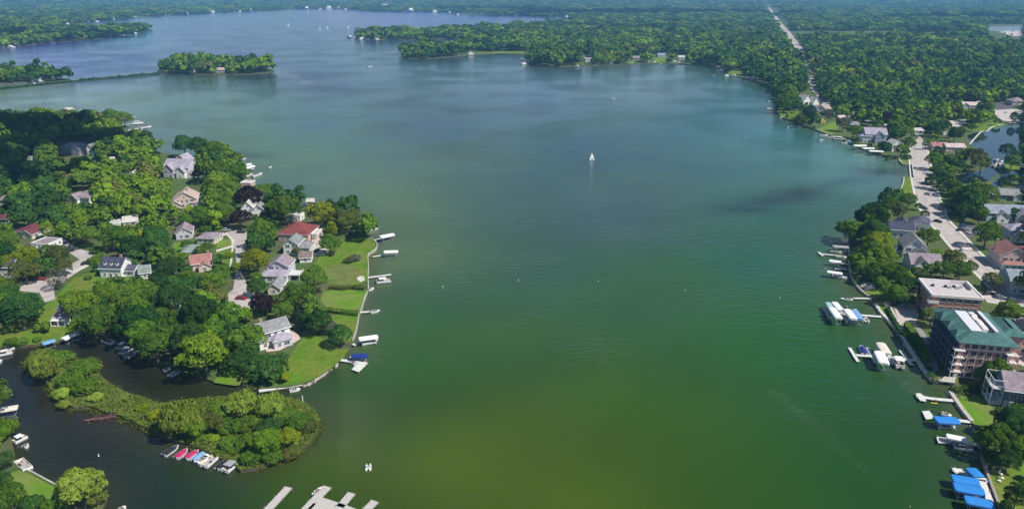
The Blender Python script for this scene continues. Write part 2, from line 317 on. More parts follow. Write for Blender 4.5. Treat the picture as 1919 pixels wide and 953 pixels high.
def make_water():
    ys = np.concatenate([np.geomspace(70, 3200, 330), np.geomspace(3300, 24000, 50)])
    xs = np.linspace(-1.35, 1.35, 380)
    X = (ys[:, None] + 60) * xs[None, :] * np.linspace(1, 1.6, len(ys))[:, None] ** 2; Y = np.repeat(ys[:, None], len(xs), 1)
    P = np.stack([X.ravel(), Y.ravel(), np.zeros(X.size)], 1)
    U, V, K = PROJN(P)
    A = np.array(WPTS)
    # warp so that patches have ragged, drifting outlines
    wx = np.array([noise.noise(Vector((p[0] * .008, p[1] * .008, 0))) for p in P]); wy = np.array([noise.noise(Vector((p[0] * .008, p[1] * .008, 9))) for p in P])
    w2 = np.array([noise.noise(Vector((p[0] * .03, p[1] * .03, 5))) for p in P])
    Uw = U + (wx * 16 + w2 * 5) * K; Vw = V + (wy * 5 + w2 * 2) * K
    num = np.zeros((len(P), 3)); den = np.zeros(len(P))
    for a in A:
        sv = 18 + .16 * a[1]
        d2 = ((Uw - a[0]) / (sv * 2.2)) ** 2 + ((Vw - a[1]) / sv) ** 2
        k = 1 / (d2 + .22) ** 1.8; num += k[:, None] * a[2:5]; den += k
    C = num / den[:, None]
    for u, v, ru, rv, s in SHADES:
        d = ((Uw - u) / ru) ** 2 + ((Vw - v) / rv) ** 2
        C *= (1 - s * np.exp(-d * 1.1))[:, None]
    for pts, wd, gain in STREAKS:                      # foam left by passing boats
        Q = [G(a, b2) for a, b2 in pts]
        for a, b2 in zip(Q[:-1], Q[1:]):
            ab = np.array([b2.x - a.x, b2.y - a.y]); ap = P[:, :2] - np.array([a.x, a.y]); t = np.clip(ap @ ab / (ab @ ab), 0, 1)
            d = np.hypot(*(ap - t[:, None] * ab).T) + wx * 2; C += (gain * .12 * np.exp(-(d / wd) ** 2) * (.4 + .9 * np.clip(w2 + .4, 0, 1)))[:, None]
    # shallows
    D = np.full(len(P), 1e9)
    near = (Y.ravel() < 1500)
    for nm in ('terrain', 'ground', 'LAND_C', 'islet_ground', 'island_ground'):
        Q = np.array(LANDS[nm]); Q2 = np.roll(Q, -1, 0)
        for a, b2 in zip(Q, Q2):
            if min(a[1], b2[1]) > 1500 or np.hypot(*(b2 - a)) > 1500: continue
            ab = b2 - a; L2 = (ab ** 2).sum() + 1e-9
            idx = np.where(near & (np.abs(P[:, 0] - a[0]) < 90) & (np.abs(P[:, 1] - a[1]) < 90))[0]
            if not len(idx): continue
            ap = P[idx, :2] - a; t = np.clip((ap @ ab) / L2, 0, 1)
            d = np.hypot(*(ap - t[:, None] * ab).T); D[idx] = np.minimum(D[idx], d)
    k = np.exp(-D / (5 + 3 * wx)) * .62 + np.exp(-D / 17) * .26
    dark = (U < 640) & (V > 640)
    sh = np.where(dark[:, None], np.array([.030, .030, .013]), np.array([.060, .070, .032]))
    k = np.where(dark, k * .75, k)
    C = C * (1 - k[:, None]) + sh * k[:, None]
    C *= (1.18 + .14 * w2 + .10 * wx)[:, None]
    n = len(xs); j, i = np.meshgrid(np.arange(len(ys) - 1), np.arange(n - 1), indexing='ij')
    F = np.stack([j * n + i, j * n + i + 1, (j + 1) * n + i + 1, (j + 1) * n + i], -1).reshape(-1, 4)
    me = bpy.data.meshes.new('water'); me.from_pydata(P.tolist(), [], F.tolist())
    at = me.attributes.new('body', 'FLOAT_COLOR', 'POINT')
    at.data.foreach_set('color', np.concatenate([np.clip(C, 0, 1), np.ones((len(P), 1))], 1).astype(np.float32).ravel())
    m = bpy.data.materials.new('lake_water'); m.use_nodes = True; nn = m.node_tree; b = nn.nodes['Principled BSDF']
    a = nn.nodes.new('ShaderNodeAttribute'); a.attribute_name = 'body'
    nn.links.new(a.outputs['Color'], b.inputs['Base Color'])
    b.inputs['Roughness'].default_value = .16; b.inputs['IOR'].default_value = 1.33; b.inputs['Specular IOR Level'].default_value = .42
    g = nn.nodes.new('ShaderNodeNewGeometry')
    mp = nn.nodes.new('ShaderNodeMapping'); mp.inputs['Scale'].default_value = (.35, 1, 1); mp.inputs['Rotation'].default_value = (0, 0, R(-14))
    nn.links.new(g.outputs['Position'], mp.inputs['Vector'])
    n1 = nn.nodes.new('ShaderNodeTexNoise'); n1.inputs['Scale'].default_value = .45; n1.inputs['Detail'].default_value = 3
    nn.links.new(mp.outputs[0], n1.inputs['Vector'])
    # gust patches: ripples come and go
    n2 = nn.nodes.new('ShaderNodeTexNoise'); n2.inputs['Scale'].default_value = .012; n2.inputs['Detail'].default_value = 3
    nn.links.new(g.outputs['Position'], n2.inputs['Vector'])
    rr = nn.nodes.new('ShaderNodeMapRange'); rr.inputs['From Min'].default_value = .42; rr.inputs['From Max'].default_value = .62; rr.inputs['To Min'].default_value = .05; rr.inputs['To Max'].default_value = 1
    nn.links.new(n2.outputs['Fac'], rr.inputs['Value'])
    bp = nn.nodes.new('ShaderNodeBump'); bp.inputs['Distance'].default_value = .8
    nn.links.new(n1.outputs['Fac'], bp.inputs['Height'])
    ml = nn.nodes.new('ShaderNodeMath'); ml.operation = 'MULTIPLY'; ml.inputs[1].default_value = .75
    nn.links.new(rr.outputs[0], ml.inputs[0]); nn.links.new(ml.outputs[0], bp.inputs['Strength'])
    nn.links.new(bp.outputs[0], b.inputs['Normal'])
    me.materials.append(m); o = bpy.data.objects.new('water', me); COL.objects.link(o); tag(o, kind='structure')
make_water()

# ---------------------------------------------------------------- lawns, roads, paving (sheets a few millimetres above the land)
LAWN = mat('mown_lawn', (.080, .165, .006), .95, .22, .5, second=(.125, .165, .018), sscale=.09, detail=6)
LAWNB = mat('bright_lawn', (.095, .200, .006), .95, .14, .35, second=(.140, .190, .035), sscale=.1, detail=6)
LAWND = mat('dry_lawn', (.135, .150, .035), .95, .2, .3, second=(.100, .150, .030), sscale=.12, detail=6)
ROADM = mat('pale_road', (.42, .380, .360), .9, .10, .25, second=(.36, .32, .305), sscale=.3, detail=6)
PAVE = mat('pale_paving', (.46, .41, .38), .85, .12, .6)
CONC = mat('concrete', (.50, .48, .43), .85, .12, .5)
ASPH = mat('asphalt', (.085, .085, .09), .9, .2, .5)
PINKP = mat('pink_terrace_paving', (.50, .40, .36), .85, .10, .7)
Z1, Z2, Z3, Z4 = GZ + .004, GZ + .008, GZ + .012, GZ + .016
sheet('lawn', [(600,478),(612,462),(628,452),(650,446),(680,440),(694,448),(703,457),(700,468),(688,477),(690,500),(688,525),(660,536),(615,532),(596,520),(590,495)], Z1, LAWN)
sheet('lawn', [(612,500),(636,494),(665,498),(682,508),(676,524),(655,534),(622,533),(610,520)], Z2, LAWND)
sheet('lawn', [(606,546),(640,540),(688,548),(681,562),(671,588),(640,586),(612,576),(600,560)], Z1, LAWNB)
sheet('lawn', [(620,592),(640,588),(670,592),(666,615),(656,640),(640,640),(610,610)], Z1, LAWN)
sheet('lawn', [(548,660),(566,634),(580,625),(600,632),(625,645),(642,655),(655,652),(645,668),(630,682),(612,695),(590,708),(560,718),(520,722),(500,712),(520,685)], Z1, LAWN)
sheet('lawn', [(410,700),(425,680),(450,682),(466,700),(470,718),(440,722),(400,716)], Z1, LAWNB)
sheet('lawn', [(0,600),(60,590),(100,560),(140,520),(190,505),(240,515),(250,540),(180,570),(130,590),(150,625),(110,638),(60,645),(0,648)], Z1, LAWN)
sheet('lawn', [(326,455),(350,452),(352,472),(335,484),(322,476)], Z1, LAWNB)
sheet('lawn', [(408,450),(436,446),(437,462),(405,464)], Z1, LAWNB)
sheet('lawn', [(405,470),(434,466),(436,495),(410,492)], Z1, LAWN)
sheet('lawn', [(36,880),(60,889),(84,902),(108,916),(112,940),(90,960),(-20,960),(0,905),(20,885)], Z1, LAWNB)
sheet('lawn', [(0,428),(60,470),(50,500),(0,500)], Z1, LAWN)
sheet('road', [(421,436),(440,430),(462,433),(463,453),(459,473),(455,490),(452,511),(463,531),(470,560),(468,580),(430,580),(426,551),(437,541),(441,515),(443,490),(441,468),(431,447)], Z3, ROADM)
sheet('driveway', [(460,544),(478,548),(480,562),(466,560)], Z4, PAVE)
sheet('sidewalk', [(402,441),(425,436),(438,448),(438,462),(434,500),(430,500),(434,465),(434,450),(424,440),(405,445)], Z4, CONC)
sheet('sidewalk', [(404,468),(436,459),(438,462),(406,472)], Z4 + .004, CONC)
sheet('road', [(98,446),(118,444),(141,462),(162,470),(196,470),(196,476),(176,488),(160,500),(138,514),(118,528),(104,528),(100,540),(104,560),(84,566),(74,548),(40,545),(20,542),(20,532),(60,526),(92,522),(122,500),(150,486),(130,473),(112,462)], Z3, ROADM)
sheet('sidewalk', [(136,508),(166,493),(192,480),(192,483),(168,497),(138,512)], Z4, CONC)
sheet('sidewalk', [(20,534),(24,520),(27,521),(24,534),(54,526),(54,529),(24,537)], Z4, CONC)
sheet('path', [(54,553),(60,552),(66,572),(62,574)], Z4, CONC)
sheet('flat_terrace', [(56,462),(78,452),(104,458),(100,470),(70,472)], Z2, CONC)
sheet('terrace', [(494,648),(500,659),(524,656),(545,645),(563,635),(560,627),(545,618),(520,622)], GZ + .25, PINKP)
sheet('terrace', [(586,436),(600,434),(604,462),(590,466),(575,474),(560,470),(568,455),(584,452)], Z2, PINKP)
sheet('parking_pad', [(584,472),(608,464),(618,470),(604,478),(588,478)], Z3, PAVE)
# right bank
MAIN = smooth_path([G(u, v, Z3) for u, v in [(1432,0),(1441,14),(1452,30),(1462,45),(1474,58),(1484,72),(1494,86),(1503,102),(1512,122),(1521,145),(1534,170),(1560,200),(1620,225),(1690,242),(1715,262),(1722,290),(1728,330),(1737,365),(1748,395),(1760,415),(1782,438),(1806,465),(1840,500),(1872,530),(1905,562),(1960,600)]], 6)
wid = [15 if p.y > 900 else (12 if p.y > 560 else (11 if p.y > 400 else 9)) for p in MAIN]
L_, R_ = ribbon(MAIN, wid)
b = MB(); b.add(L_ + R_, [(i, i + 1, len(L_) + i + 1, len(L_) + i) for i in range(len(L_) - 1)]); tag(b.build('road', ROADM), kind='structure')
for sgn in (1, -1):                                                   # kerbs with sidewalks both sides
    c0 = [p for p in MAIN if p.y < 620]
    c = []
    for i, p in enumerate(c0):
        a_, c_ = c0[max(i - 1, 0)], c0[min(i + 1, len(c0) - 1)]
        d = Vector((c_.x - a_.x, c_.y - a_.y, 0)).normalized(); nn_ = Vector((-d.y, d.x, 0))
        c.append(p + nn_ * sgn * ((11 if p.y > 400 else 9) / 2 + 1.1))
    L_, R_ = ribbon(c, 1.7); n = len(L_)
    b = MB(); b.add([(p.x, p.y, GZ + .13) for p in L_ + R_] + [(p.x, p.y, GZ) for p in L_ + R_], [(i, i + 1, n + i + 1, n + i) for i in range(n - 1)] + [(i, 2 * n + i, 2 * n + i + 1, i + 1) for i in range(n - 1)] + [(n + i, n + i + 1, 3 * n + i + 1, 3 * n + i) for i in range(n - 1)])
    tag(b.build('sidewalk', CONC), kind='structure')
lm = [p for p in MAIN if 240 < p.y < 640]; L_, R_ = ribbon([Vector((p.x, p.y, Z4)) for p in lm], .16); b = MB()
for i in range(0, len(L_) - 1): b.add([L_[i], L_[i + 1], R_[i + 1], R_[i]], [(0, 1, 2, 3)])
tag(b.build('road_marking', mat('road_paint', (.62, .50, .22), .7, .1, 1)), kind='structure')
sheet('lawn', [(1682,299),(1706,297),(1706,309),(1692,308)], Z1, LAWN)
sheet('lawn', [(1694,334),(1710,332),(1716,352),(1718,365),(1700,372),(1688,380),(1692,350)], Z1, LAWN)
sheet('lawn', [(1753,362),(1776,366),(1786,374),(1764,382),(1756,374)], Z1, LAWN)
sheet('lawn', [(1768,400),(1790,404),(1810,410),(1785,416),(1772,410)], Z1, LAWN)
sheet('lawn', [(1790,384),(1840,350),(1862,338),(1870,345),(1840,370),(1800,392)], Z1, LAWN)
sheet('lawn', [(1594,463),(1616,463),(1618,478),(1594,480)], Z1, LAWN)
sheet('lawn', [(1621,545),(1650,537),(1668,545),(1664,560),(1640,556)], Z1, LAWNB)
sheet('lawn', [(1636,566),(1658,566),(1690,615),(1735,690),(1752,712),(1738,702),(1700,650),(1655,590)], Z1, LAWN)
sheet('lawn', [(1752,700),(1775,690),(1800,705),(1795,718),(1788,716),(1760,708)], Z2, LAWND)
sheet('lawn', [(1790,748),(1800,742),(1825,738),(1850,748),(1864,770),(1860,792),(1838,798),(1822,792),(1808,774)], Z1, LAWNB)
sheet('lawn', [(1850,890),(1880,878),(1925,868),(1925,960),(1872,960),(1864,930)], Z1, LAWN)
sheet('lawn', [(1884,534),(1925,560),(1925,580),(1900,560)], Z1, LAWNB)
sheet('lawn', [(1455,208),(1480,205),(1500,212),(1490,220),(1465,218)], Z1, LAWN)
sheet('lawn', [(1531,243),(1560,228),(1575,232),(1566,250),(1552,252)], Z1, LAWNB)
sheet('lawn', [(1224,118),(1226,109),(1248,107),(1250,117)], Z1, LAWNB)
sheet('lawn', [(1176,118),(1180,112),(1196,114),(1200,119)], Z1, LAWN)
sheet('lawn', [(1364,139),(1372,130),(1390,128),(1392,138),(1384,144)], Z1, LAWN)
sheet('lawn', [(1815,245),(1840,226),(1880,222),(1880,236),(1850,246)], Z1, LAWN)
sheet('lawn', [(1000,50),(1120,47),(1135,51),(1070,53)], Z1, LAWND)
sheet('lawn', [(878,100),(900,95),(985,96),(984,101),(930,100)], Z1, LAWN)
sheet('courtyard', [(1675,575),(1692,567),(1716,570),(1722,590),(1712,612),(1700,618),(1686,604)], Z2, PAVE)
sheet('courtyard', [(1686,606),(1712,600),(1735,625),(1760,690),(1748,702),(1728,668),(1706,632)], Z2 + .004, mat('grey_courtyard', (.24, .23, .22), .9, .15, .5))
sheet('courtyard', [(1640,540),(1622,543),(1612,534),(1618,528),(1640,530)], Z2, PAVE)
sheet('parking_lot', [(1777,226),(1812,224),(1811,232),(1780,243)], Z2, PAVE)
sheet('parking_lot', [(1862,206),(1890,204),(1925,206),(1925,232),(1880,226),(1866,218)], Z2, PAVE)
sheet('parking_lot', [(1864,193),(1890,191),(1898,204),(1868,206)], Z3, ASPH)
sheet('parking_lot', [(1790,430),(1815,418),(1840,426),(1838,436),(1820,446),(1800,444)], Z2, ASPH)
sheet('parking_lot', [(1838,548),(1880,540),(1900,556),(1885,572),(1850,566)], Z2, PAVE)
sheet('parking_lot', [(1900,598),(1930,590),(1930,690),(1905,680),(1900,640)], Z2, PINKP)
sheet('driveway', [(1806,478),(1826,482),(1848,505),(1840,512),(1812,492)], Z4, PAVE)
# side road at the right edge
sr = [G(u, v, Z4) for u, v in [(1800,470),(1830,497),(1862,518),(1890,545),(1925,575)]]
# pond and channel beyond the road
WATER2 = mat('pond_water', (.004, .012, .020), .06, .15, .02, spec=.5)
sheet('pond', [(1812,254),(1830,248),(1846,248),(1849,243),(1880,237),(1925,231),(1925,336),(1890,340),(1868,352),(1855,345),(1876,328),(1862,324),(1846,318),(1852,300),(1838,282),(1820,272)], Z2, WATER2)
sheet('pond', [(1790,329),(1846,318),(1868,326),(1850,340),(1828,344),(1792,344)], Z2 + .004, WATER2)
sheet('lawn', [(1880,306),(1892,300),(1908,302),(1918,310),(1908,320),(1888,320)], Z2 + .012, LAWN)
sheet('quarry_pond', [(1838,55),(1850,50),(1925,48),(1925,62),(1880,60)], Z2, mat('pale_pond_water', (.16, .18, .20), .2, .1, .01))
sheet('bare_ground', [(1872,60),(1890,58),(1925,58),(1925,70),(1900,68)], Z3, PAVE)

# ---------------------------------------------------------------- haze and clouds (their shadows fall on the far woods)
HAZE = True
if HAZE:
    b = MB(); b.box(0, 11000, 64, 60000, 23000, 136)
    hz = b.build('haze', []); tag(hz, kind='stuff')
    m = bpy.data.materials.new('haze_air'); m.use_nodes = True; n = m.node_tree; n.nodes.clear()
    pv = n.nodes.new('ShaderNodeVolumePrincipled'); oo = n.nodes.new('ShaderNodeOutputMaterial')
    pv.inputs['Color'].default_value = (.24, .58, 1.0, 1); pv.inputs['Density'].default_value = 1.1e-4; pv.inputs['Anisotropy'].default_value = 0.0
    n.links.new(pv.outputs[0], oo.inputs['Volume']); hz.data.materials.append(m)
CLOUDM = mat('cloud_white', (.85, .85, .86), 1, .02, .01, spec=0)
def cloud(tx, ty, alt, sx, sy):
    """a cloud whose shadow lands around (tx, ty)"""
    off = SUND * (alt / SUND.z); cx, cy = tx + off.x, ty + off.y
    b = MB(); rnd = random.Random(int(tx * 7 + ty))
    for k in range(30):
        a = rnd.uniform(0, 6.28); q = math.sqrt(rnd.random())
        px, py = math.cos(a) * q * sx * .95, math.sin(a) * q * sy * .95; r = rnd.uniform(.12, .38) * min(sx, sy)
        rings = []
        for j in range(1, 8):
            ph = math.pi * j / 8; rings.append([(cx + px + r * 1.3 * math.sin(ph) * math.cos(t), cy + py + r * math.sin(ph) * math.sin(t), alt + r * .45 * math.cos(ph) * (1.0 if ph < 1.57 else .4)) for t in [i * math.pi / 7 for i in range(14)]])
        b.loft(rings)
    tag(b.build('cloud', CLOUDM, smooth=True), kind='stuff')
cloud(-440, 560, 600, 120, 100); cloud(-330, 480, 600, 45, 30)
cloud(900, 4000, 1200, 500, 420); cloud(300, 3900, 1200, 300, 300); cloud(2000, 3300, 1200, 380, 260); cloud(-1500, 2000, 1100, 500, 160); cloud(-120, 4700, 1200, 350, 260)

# ---------------------------------------------------------------- trees
def crown_quads(n, seed, style='round', droop=0):
    """leaf-clump quads of a crown of radius 1 standing on z = 0"""
    r = np.random.default_rng(seed); m = int(np.clip(n / 45, 4, 70))
    if style == 'conifer':
        h = r.random(n) ** .8; z = .15 + h * 2.9; a = r.random(n) * 6.283
        rad = (1 - h) ** .85 * .78 * (0.82 + .18 * np.sin(z * 13 + np.floor(a * 2)) + .12 * r.standard_normal(n))
        P = np.stack([np.cos(a) * rad, np.sin(a) * rad, z], 1)
        d = np.stack([np.cos(a), np.sin(a), np.full(n, .45)], 1); nr = d + .35 * r.standard_normal((n, 3))
        s = math.sqrt(5.0 / n) * 1.35 * (0.7 + .6 * r.random(n))
    else:
        zc, vz, hz = {'round': (1.12, .50, .62), 'tall': (1.45, .85, .52), 'willow': (.95, .38, .62), 'shrub': (.45, .28, .68), 'thin': (1.2, .6, .6)}[style]
        g = (np.arange(m) + .5) / m; ph = np.arccos(1 - 1.55 * g); th = np.arange(m) * 2.39996 + r.random() * 6
        C = np.stack([np.sin(ph) * np.cos(th) * hz, np.sin(ph) * np.sin(th) * hz, np.cos(ph) * vz], 1)
        C += r.normal(0, .07, C.shape); C *= (0.62 + .56 * r.random((m, 1)))
        C = np.concatenate([C, [[0, 0, 0]]]); lr = np.concatenate([(.27 if m < 45 else .17) + .17 * r.random(m), [.5]])
        if m < 8: lr[:-1] += .08
        C[:, 2] += zc
        k = n * 4; i = r.integers(0, len(C), k); wgt = lr[i] / lr.max(); i = i[r.random(k) < wgt ** 2]; k = len(i)
        d = r.standard_normal((k, 3)); d[:, 2] += .25; d /= np.linalg.norm(d, axis=1)[:, None]
        if style in ('round', 'tall', 'shrub'): d[:, 2] = np.where(d[:, 2] < -.45, -d[:, 2], d[:, 2])
        rr = lr[i] * (0.93 + .12 * r.random(k))
        sc = np.array([1, 1, .82 if style != 'willow' else 1.0])
        P = C[i] + d * rr[:, None] * sc
        D = np.linalg.norm((P[:, None, :] - C[None]) / sc, axis=2); D[np.arange(k), i] = 9
        ok = (D > lr[None] * .88).all(1) & (P[:, 2] > .03); P, d = P[ok][:n], d[ok][:n]; n = len(P)
        nr = d * .9 + .42 * r.standard_normal((n, 3)) + np.array([0, 0, .15])
        s = math.sqrt(7.0 / n) * (1.42 if style != 'thin' else .8) * (0.65 + .7 * r.random(n))
        if style == 'willow':
            low = np.clip((1.3 - P[:, 2]), 0, 1); nr[:, 2] *= .3
    nr /= np.linalg.norm(nr, axis=1)[:, None]
    t = np.cross(nr, r.standard_normal((n, 3)) if style != 'willow' else np.tile([0, 0, 1.0], (n, 1)) + .2 * r.standard_normal((n, 3))); t /= np.linalg.norm(t, axis=1)[:, None] + 1e-9
    b = np.cross(nr, t); s = s[:, None] * .5
    asp = 1.0 if style != 'willow' else 2.1
    tw = s * (1 if style != 'willow' else .62)
    Q = np.stack([P - t * tw - b * s * asp, P + t * tw - b * s * asp * .8, P + t * tw * .8 + b * s * asp, P - t * tw * .9 + b * s * asp * .9], 1)
    return Q.reshape(-1, 3)
def quads_mesh(name, V, m):
    n = len(V) // 4; me = bpy.data.meshes.new(name)
    me.vertices.add(n * 4); me.vertices.foreach_set('co', V.astype(np.float32).ravel())
    me.loops.add(n * 4); me.loops.foreach_set('vertex_index', np.arange(n * 4, dtype=np.int32))
    me.polygons.add(n); me.polygons.foreach_set('loop_start', np.arange(0, n * 4, 4, dtype=np.int32))
    me.update(calc_edges=True); me.materials.append(m); return me
def trunk_mesh(name, seed, style):
    rnd = random.Random(seed); b = MB()
    top = {'round': .95, 'tall': 1.5, 'willow': .8, 'shrub': .35, 'conifer': 2.6, 'thin': 1.0}[style]
    r0 = .055 if style != 'shrub' else .03
    b.tube((0, 0, -.02), (rnd.uniform(-.03, .03), rnd.uniform(-.03, .03), top * .55), r0 * 1.25, r0 * .8, 8)
    b.tube((0, 0, top * .5), (rnd.uniform(-.06, .06), rnd.uniform(-.06, .06), top), r0 * .8, r0 * .35, 7)
    if style != 'conifer':
        for k in range(6 if style != 'thin' else 14):
            a = k * 2.4 + rnd.random(); z = top * rnd.uniform(.4, .8); L = rnd.uniform(.35, .7)
            b.tube((0, 0, z), (math.cos(a) * L, math.sin(a) * L, z + rnd.uniform(.2, .55) * (1 if style != 'shrub' else .5)), r0 * .45, r0 * .12, 5)
    me = b.build(name, BARK); return me
PROTO = {}
def protos():
    for style, cnt, n in (('round', 7, 9500), ('tall', 3, 8500), ('willow', 3, 9000), ('shrub', 4, 5000), ('conifer', 2, 6000), ('thin', 2, 2200)):
        for k in range(cnt):
            cm = quads_mesh('crown', crown_quads(n, 31 * k + len(style), style), MATS['foliage_mid'])
            to = trunk_mesh('trunk', k + 5, style); tm = to.data; bpy.data.objects.remove(to)
            PROTO.setdefault(style, []).append((cm, tm))
protos()
# explicit trees: photo position of the crown's middle, crown radius in photo pixels, leaf kind, shape
TX = """
36 576 42 dark round|10 560 30 dark round|12 455 26 mid round|46 483 24 yellow round|18 492 20 yellow round|62 512 20 mid shrub|108 478 20 olive round|90 470 16 mid round|106 520 22 grey thin
88 430 15 bright tall|160 440 24 mid round|212 444 26 mid round|250 462 28 dark round|292 452 30 dark round|240 492 13 pine conifer|230 508 12 bright shrub|66 573 13 mid tall|180 470 12 mid shrub|120 500 16 olive round|165 520 8 mid shrub
150 568 36 bright round|190 600 40 mid round|238 570 36 mid round|205 548 24 bright round|284 566 32 mid round|150 612 20 bright round|240 612 26 mid round|290 640 42 mid round|290 600 30 mid round
382 665 46 bright round|462 634 34 mid round|503 690 38 dark shrub|335 605 30 mid round|378 572 34 bright round|430 596 32 mid round|396 530 26 mid round|330 545 30 dark round|300 528 24 dark round|412 515 20 mid round|350 520 20 mid round
480 490 30 yellow round|494 438 28 mid round|482 536 20 dark round|490 570 23 purple round|588 521 30 mid round|552 550 26 mid round|530 580 20 mid round|575 568 22 olive round|598 602 26 dark round|578 600 20 dark round|638 627 24 dark round|616 612 15 grey round|560 600 16 pine conifer
619 456 22 mid round|600 400 26 yellow round|622 430 14 yellow tall|648 412 26 olive round|632 395 18 grey round|662 405 16 olive round|534 386 36 mid round|494 362 20 mid round|466 372 25 purple round|450 408 21 purple round|466 392 8 grey conifer|665 484 11 grey shrub|654 488 10 olive shrub
398 282 24 mid round|372 272 22 dark round|345 272 22 dark round|420 290 18 mid round|440 322 22 mid round|410 322 22 mid round|425 355 22 mid round|400 380 22 mid round|420 400 24 mid round|375 405 22 mid round|405 345 20 bright round|385 430 12 mid round|436 372 16 bright round
352 415 16 mid round|350 460 12 mid round|375 470 13 mid round|388 462 12 mid round|430 478 10 bright shrub|444 500 12 bright shrub|340 480 14 bright shrub|318 500 24 dark round|555 470 9 olive round|580 545 14 mid round
208 216 20 mid round|232 220 18 bright round|161 222 18 pine tall|121 212 9 dark round|140 225 20 dark round|95 222 22 mid round|60 226 24 mid round|20 228 24 mid round|28 245 22 dark tall|68 212 12 bright round|180 235 18 dark round|215 255 20 mid round|255 258 18 bright round
82 690 30 willow willow|112 672 26 mid shrub|62 682 18 willow round|155 692 26 mid shrub|176 690 14 willow shrub|115 738 16 willow shrub|132 712 24 mid shrub|160 725 26 bright shrub|120 758 12 willow shrub|180 745 14 willow shrub|265 764 12 yellow shrub|290 776 15 yellow shrub
340 784 43 willow willow|364 798 26 bright round|408 770 26 mid round|450 756 33 willow round|436 752 16 yellow round|508 758 31 willow willow|400 790 22 olive round|428 800 24 mid shrub|465 792 24 mid shrub|500 800 24 dark shrub|535 778 24 mid shrub|560 790 26 mid shrub|580 800 16 olive shrub|500 826 30 bright round|542 820 21 yellow round|460 830 24 mid shrub|430 832 18 mid shrub|395 822 14 bright shrub|470 858 20 mid shrub|510 856 20 mid shrub|545 848 18 olive shrub|520 790 18 dark shrub|375 820 12 mid shrub|480 752 14 olive shrub|440 845 12 bright shrub
22 930 30 mid round|60 948 26 dark round|152 915 42 willow round|120 935 24 mid round|8 805 22 bright willow|5 860 20 dark round|90 950 20 mid round|180 930 20 olive round|2 900 20 dark round
40 640 12 mid shrub|20 640 12 mid shrub|70 636 8 mid shrub|22 785 10 grey shrub
1600 432 26 mid round|1585 430 18 mid round|1640 438 30 dark round|1652 478 30 bright round|1636 470 24 mid round|1612 502 16 mid round|1668 512 24 bright round|1640 510 22 mid round|1685 520 22 mid round|1700 540 24 dark round|1680 550 22 mid round|1650 530 14 mid round|1665 545 16 bright round|1700 560 16 dark round
1664 388 18 mid round|1704 376 15 mid round|1684 398 16 olive tall|1650 392 12 dark round|1741 442 20 mid round|1786 486 22 olive round|1757 475 12 bright round|1800 508 20 mid round|1770 505 20 mid round|1745 505 16 bright round|1722 510 14 mid round|1818 500 14 mid round|1850 438 28 mid round|1838 400 16 bright tall|1822 372 26 mid round|1850 364 24 mid round|1796 368 22 mid round|1810 395 18 dark round|1862 525 20 olive round|1898 400 14 dark round
1808 552 14 pine conifer|1830 560 12 mid conifer|1822 552 10 olive round|1746 592 20 mid round|1770 580 14 mid round|1892 582 24 bright round|1870 590 14 mid round|1868 698 30 mid round|1845 704 18 mid round|1896 712 8 mid shrub|1900 790 34 dark round|1868 826 34 mid round|1842 822 18 mid round|1905 838 30 mid round|1915 800 26 mid round|1890 860 26 dark round|1850 850 14 dark round|1905 930 24 dark tall|1884 950 14 dark tall|1912 770 20 mid round|1880 772 14 mid shrub
1710 640 7 mid shrub|1718 652 7 mid shrub|1725 664 7 mid shrub|1732 676 7 mid shrub|1703 628 7 mid shrub|1742 690 7 dark shrub|1744 702 8 dark shrub|1752 712 6 olive shrub|1794 730 9 mid shrub|1810 728 9 mid shrub|1828 728 10 mid shrub|1815 738 6 olive shrub
1762 330 16 dark round|1748 340 14 dark round|1752 300 18 mid round|1770 316 14 mid round|1735 270 8 mid tall|1826 290 22 olive round|1840 305 18 olive round|1805 290 14 bright round|1780 300 12 mid round|1786 350 18 mid round|1897 303 15 bright round|1888 282 16 dark round|1905 290 10 dark round|1790 252 14 dark round|1755 240 16 dark round|1738 225 16 mid round|1772 236 14 dark round|1830 214 16 mid round|1850 222 8 bright round|1900 220 9 dark tall|1915 222 8 dark tall|1700 250 14 bright round|1690 280 14 mid round|1705 270 12 mid round|1700 295 8 mid shrub
1748 318 8 mid round|1757 352 7 mid round|1768 384 8 mid round|1722 386 8 mid round|1734 402 9 dark round|1712 258 8 mid round|1800 246 9 mid round|1822 238 8 mid round|1868 228 7 mid round|1900 335 10 mid round|1880 345 12 dark round|1500 225 12 mid round|1518 215 14 pine tall|1470 195 16 mid round|1480 180 16 mid round|1490 200 12 dark round|1550 215 12 grey round|1580 232 14 grey round|1600 245 14 bright round|1660 218 14 purple round|1645 235 12 mid round|1675 250 12 mid round|1543 224 6 yellow shrub|1500 165 14 mid round|1497 103 8 yellow round|1610 103 12 bright round|1520 205 8 dark round
"""
def poly_px(pts): return pts
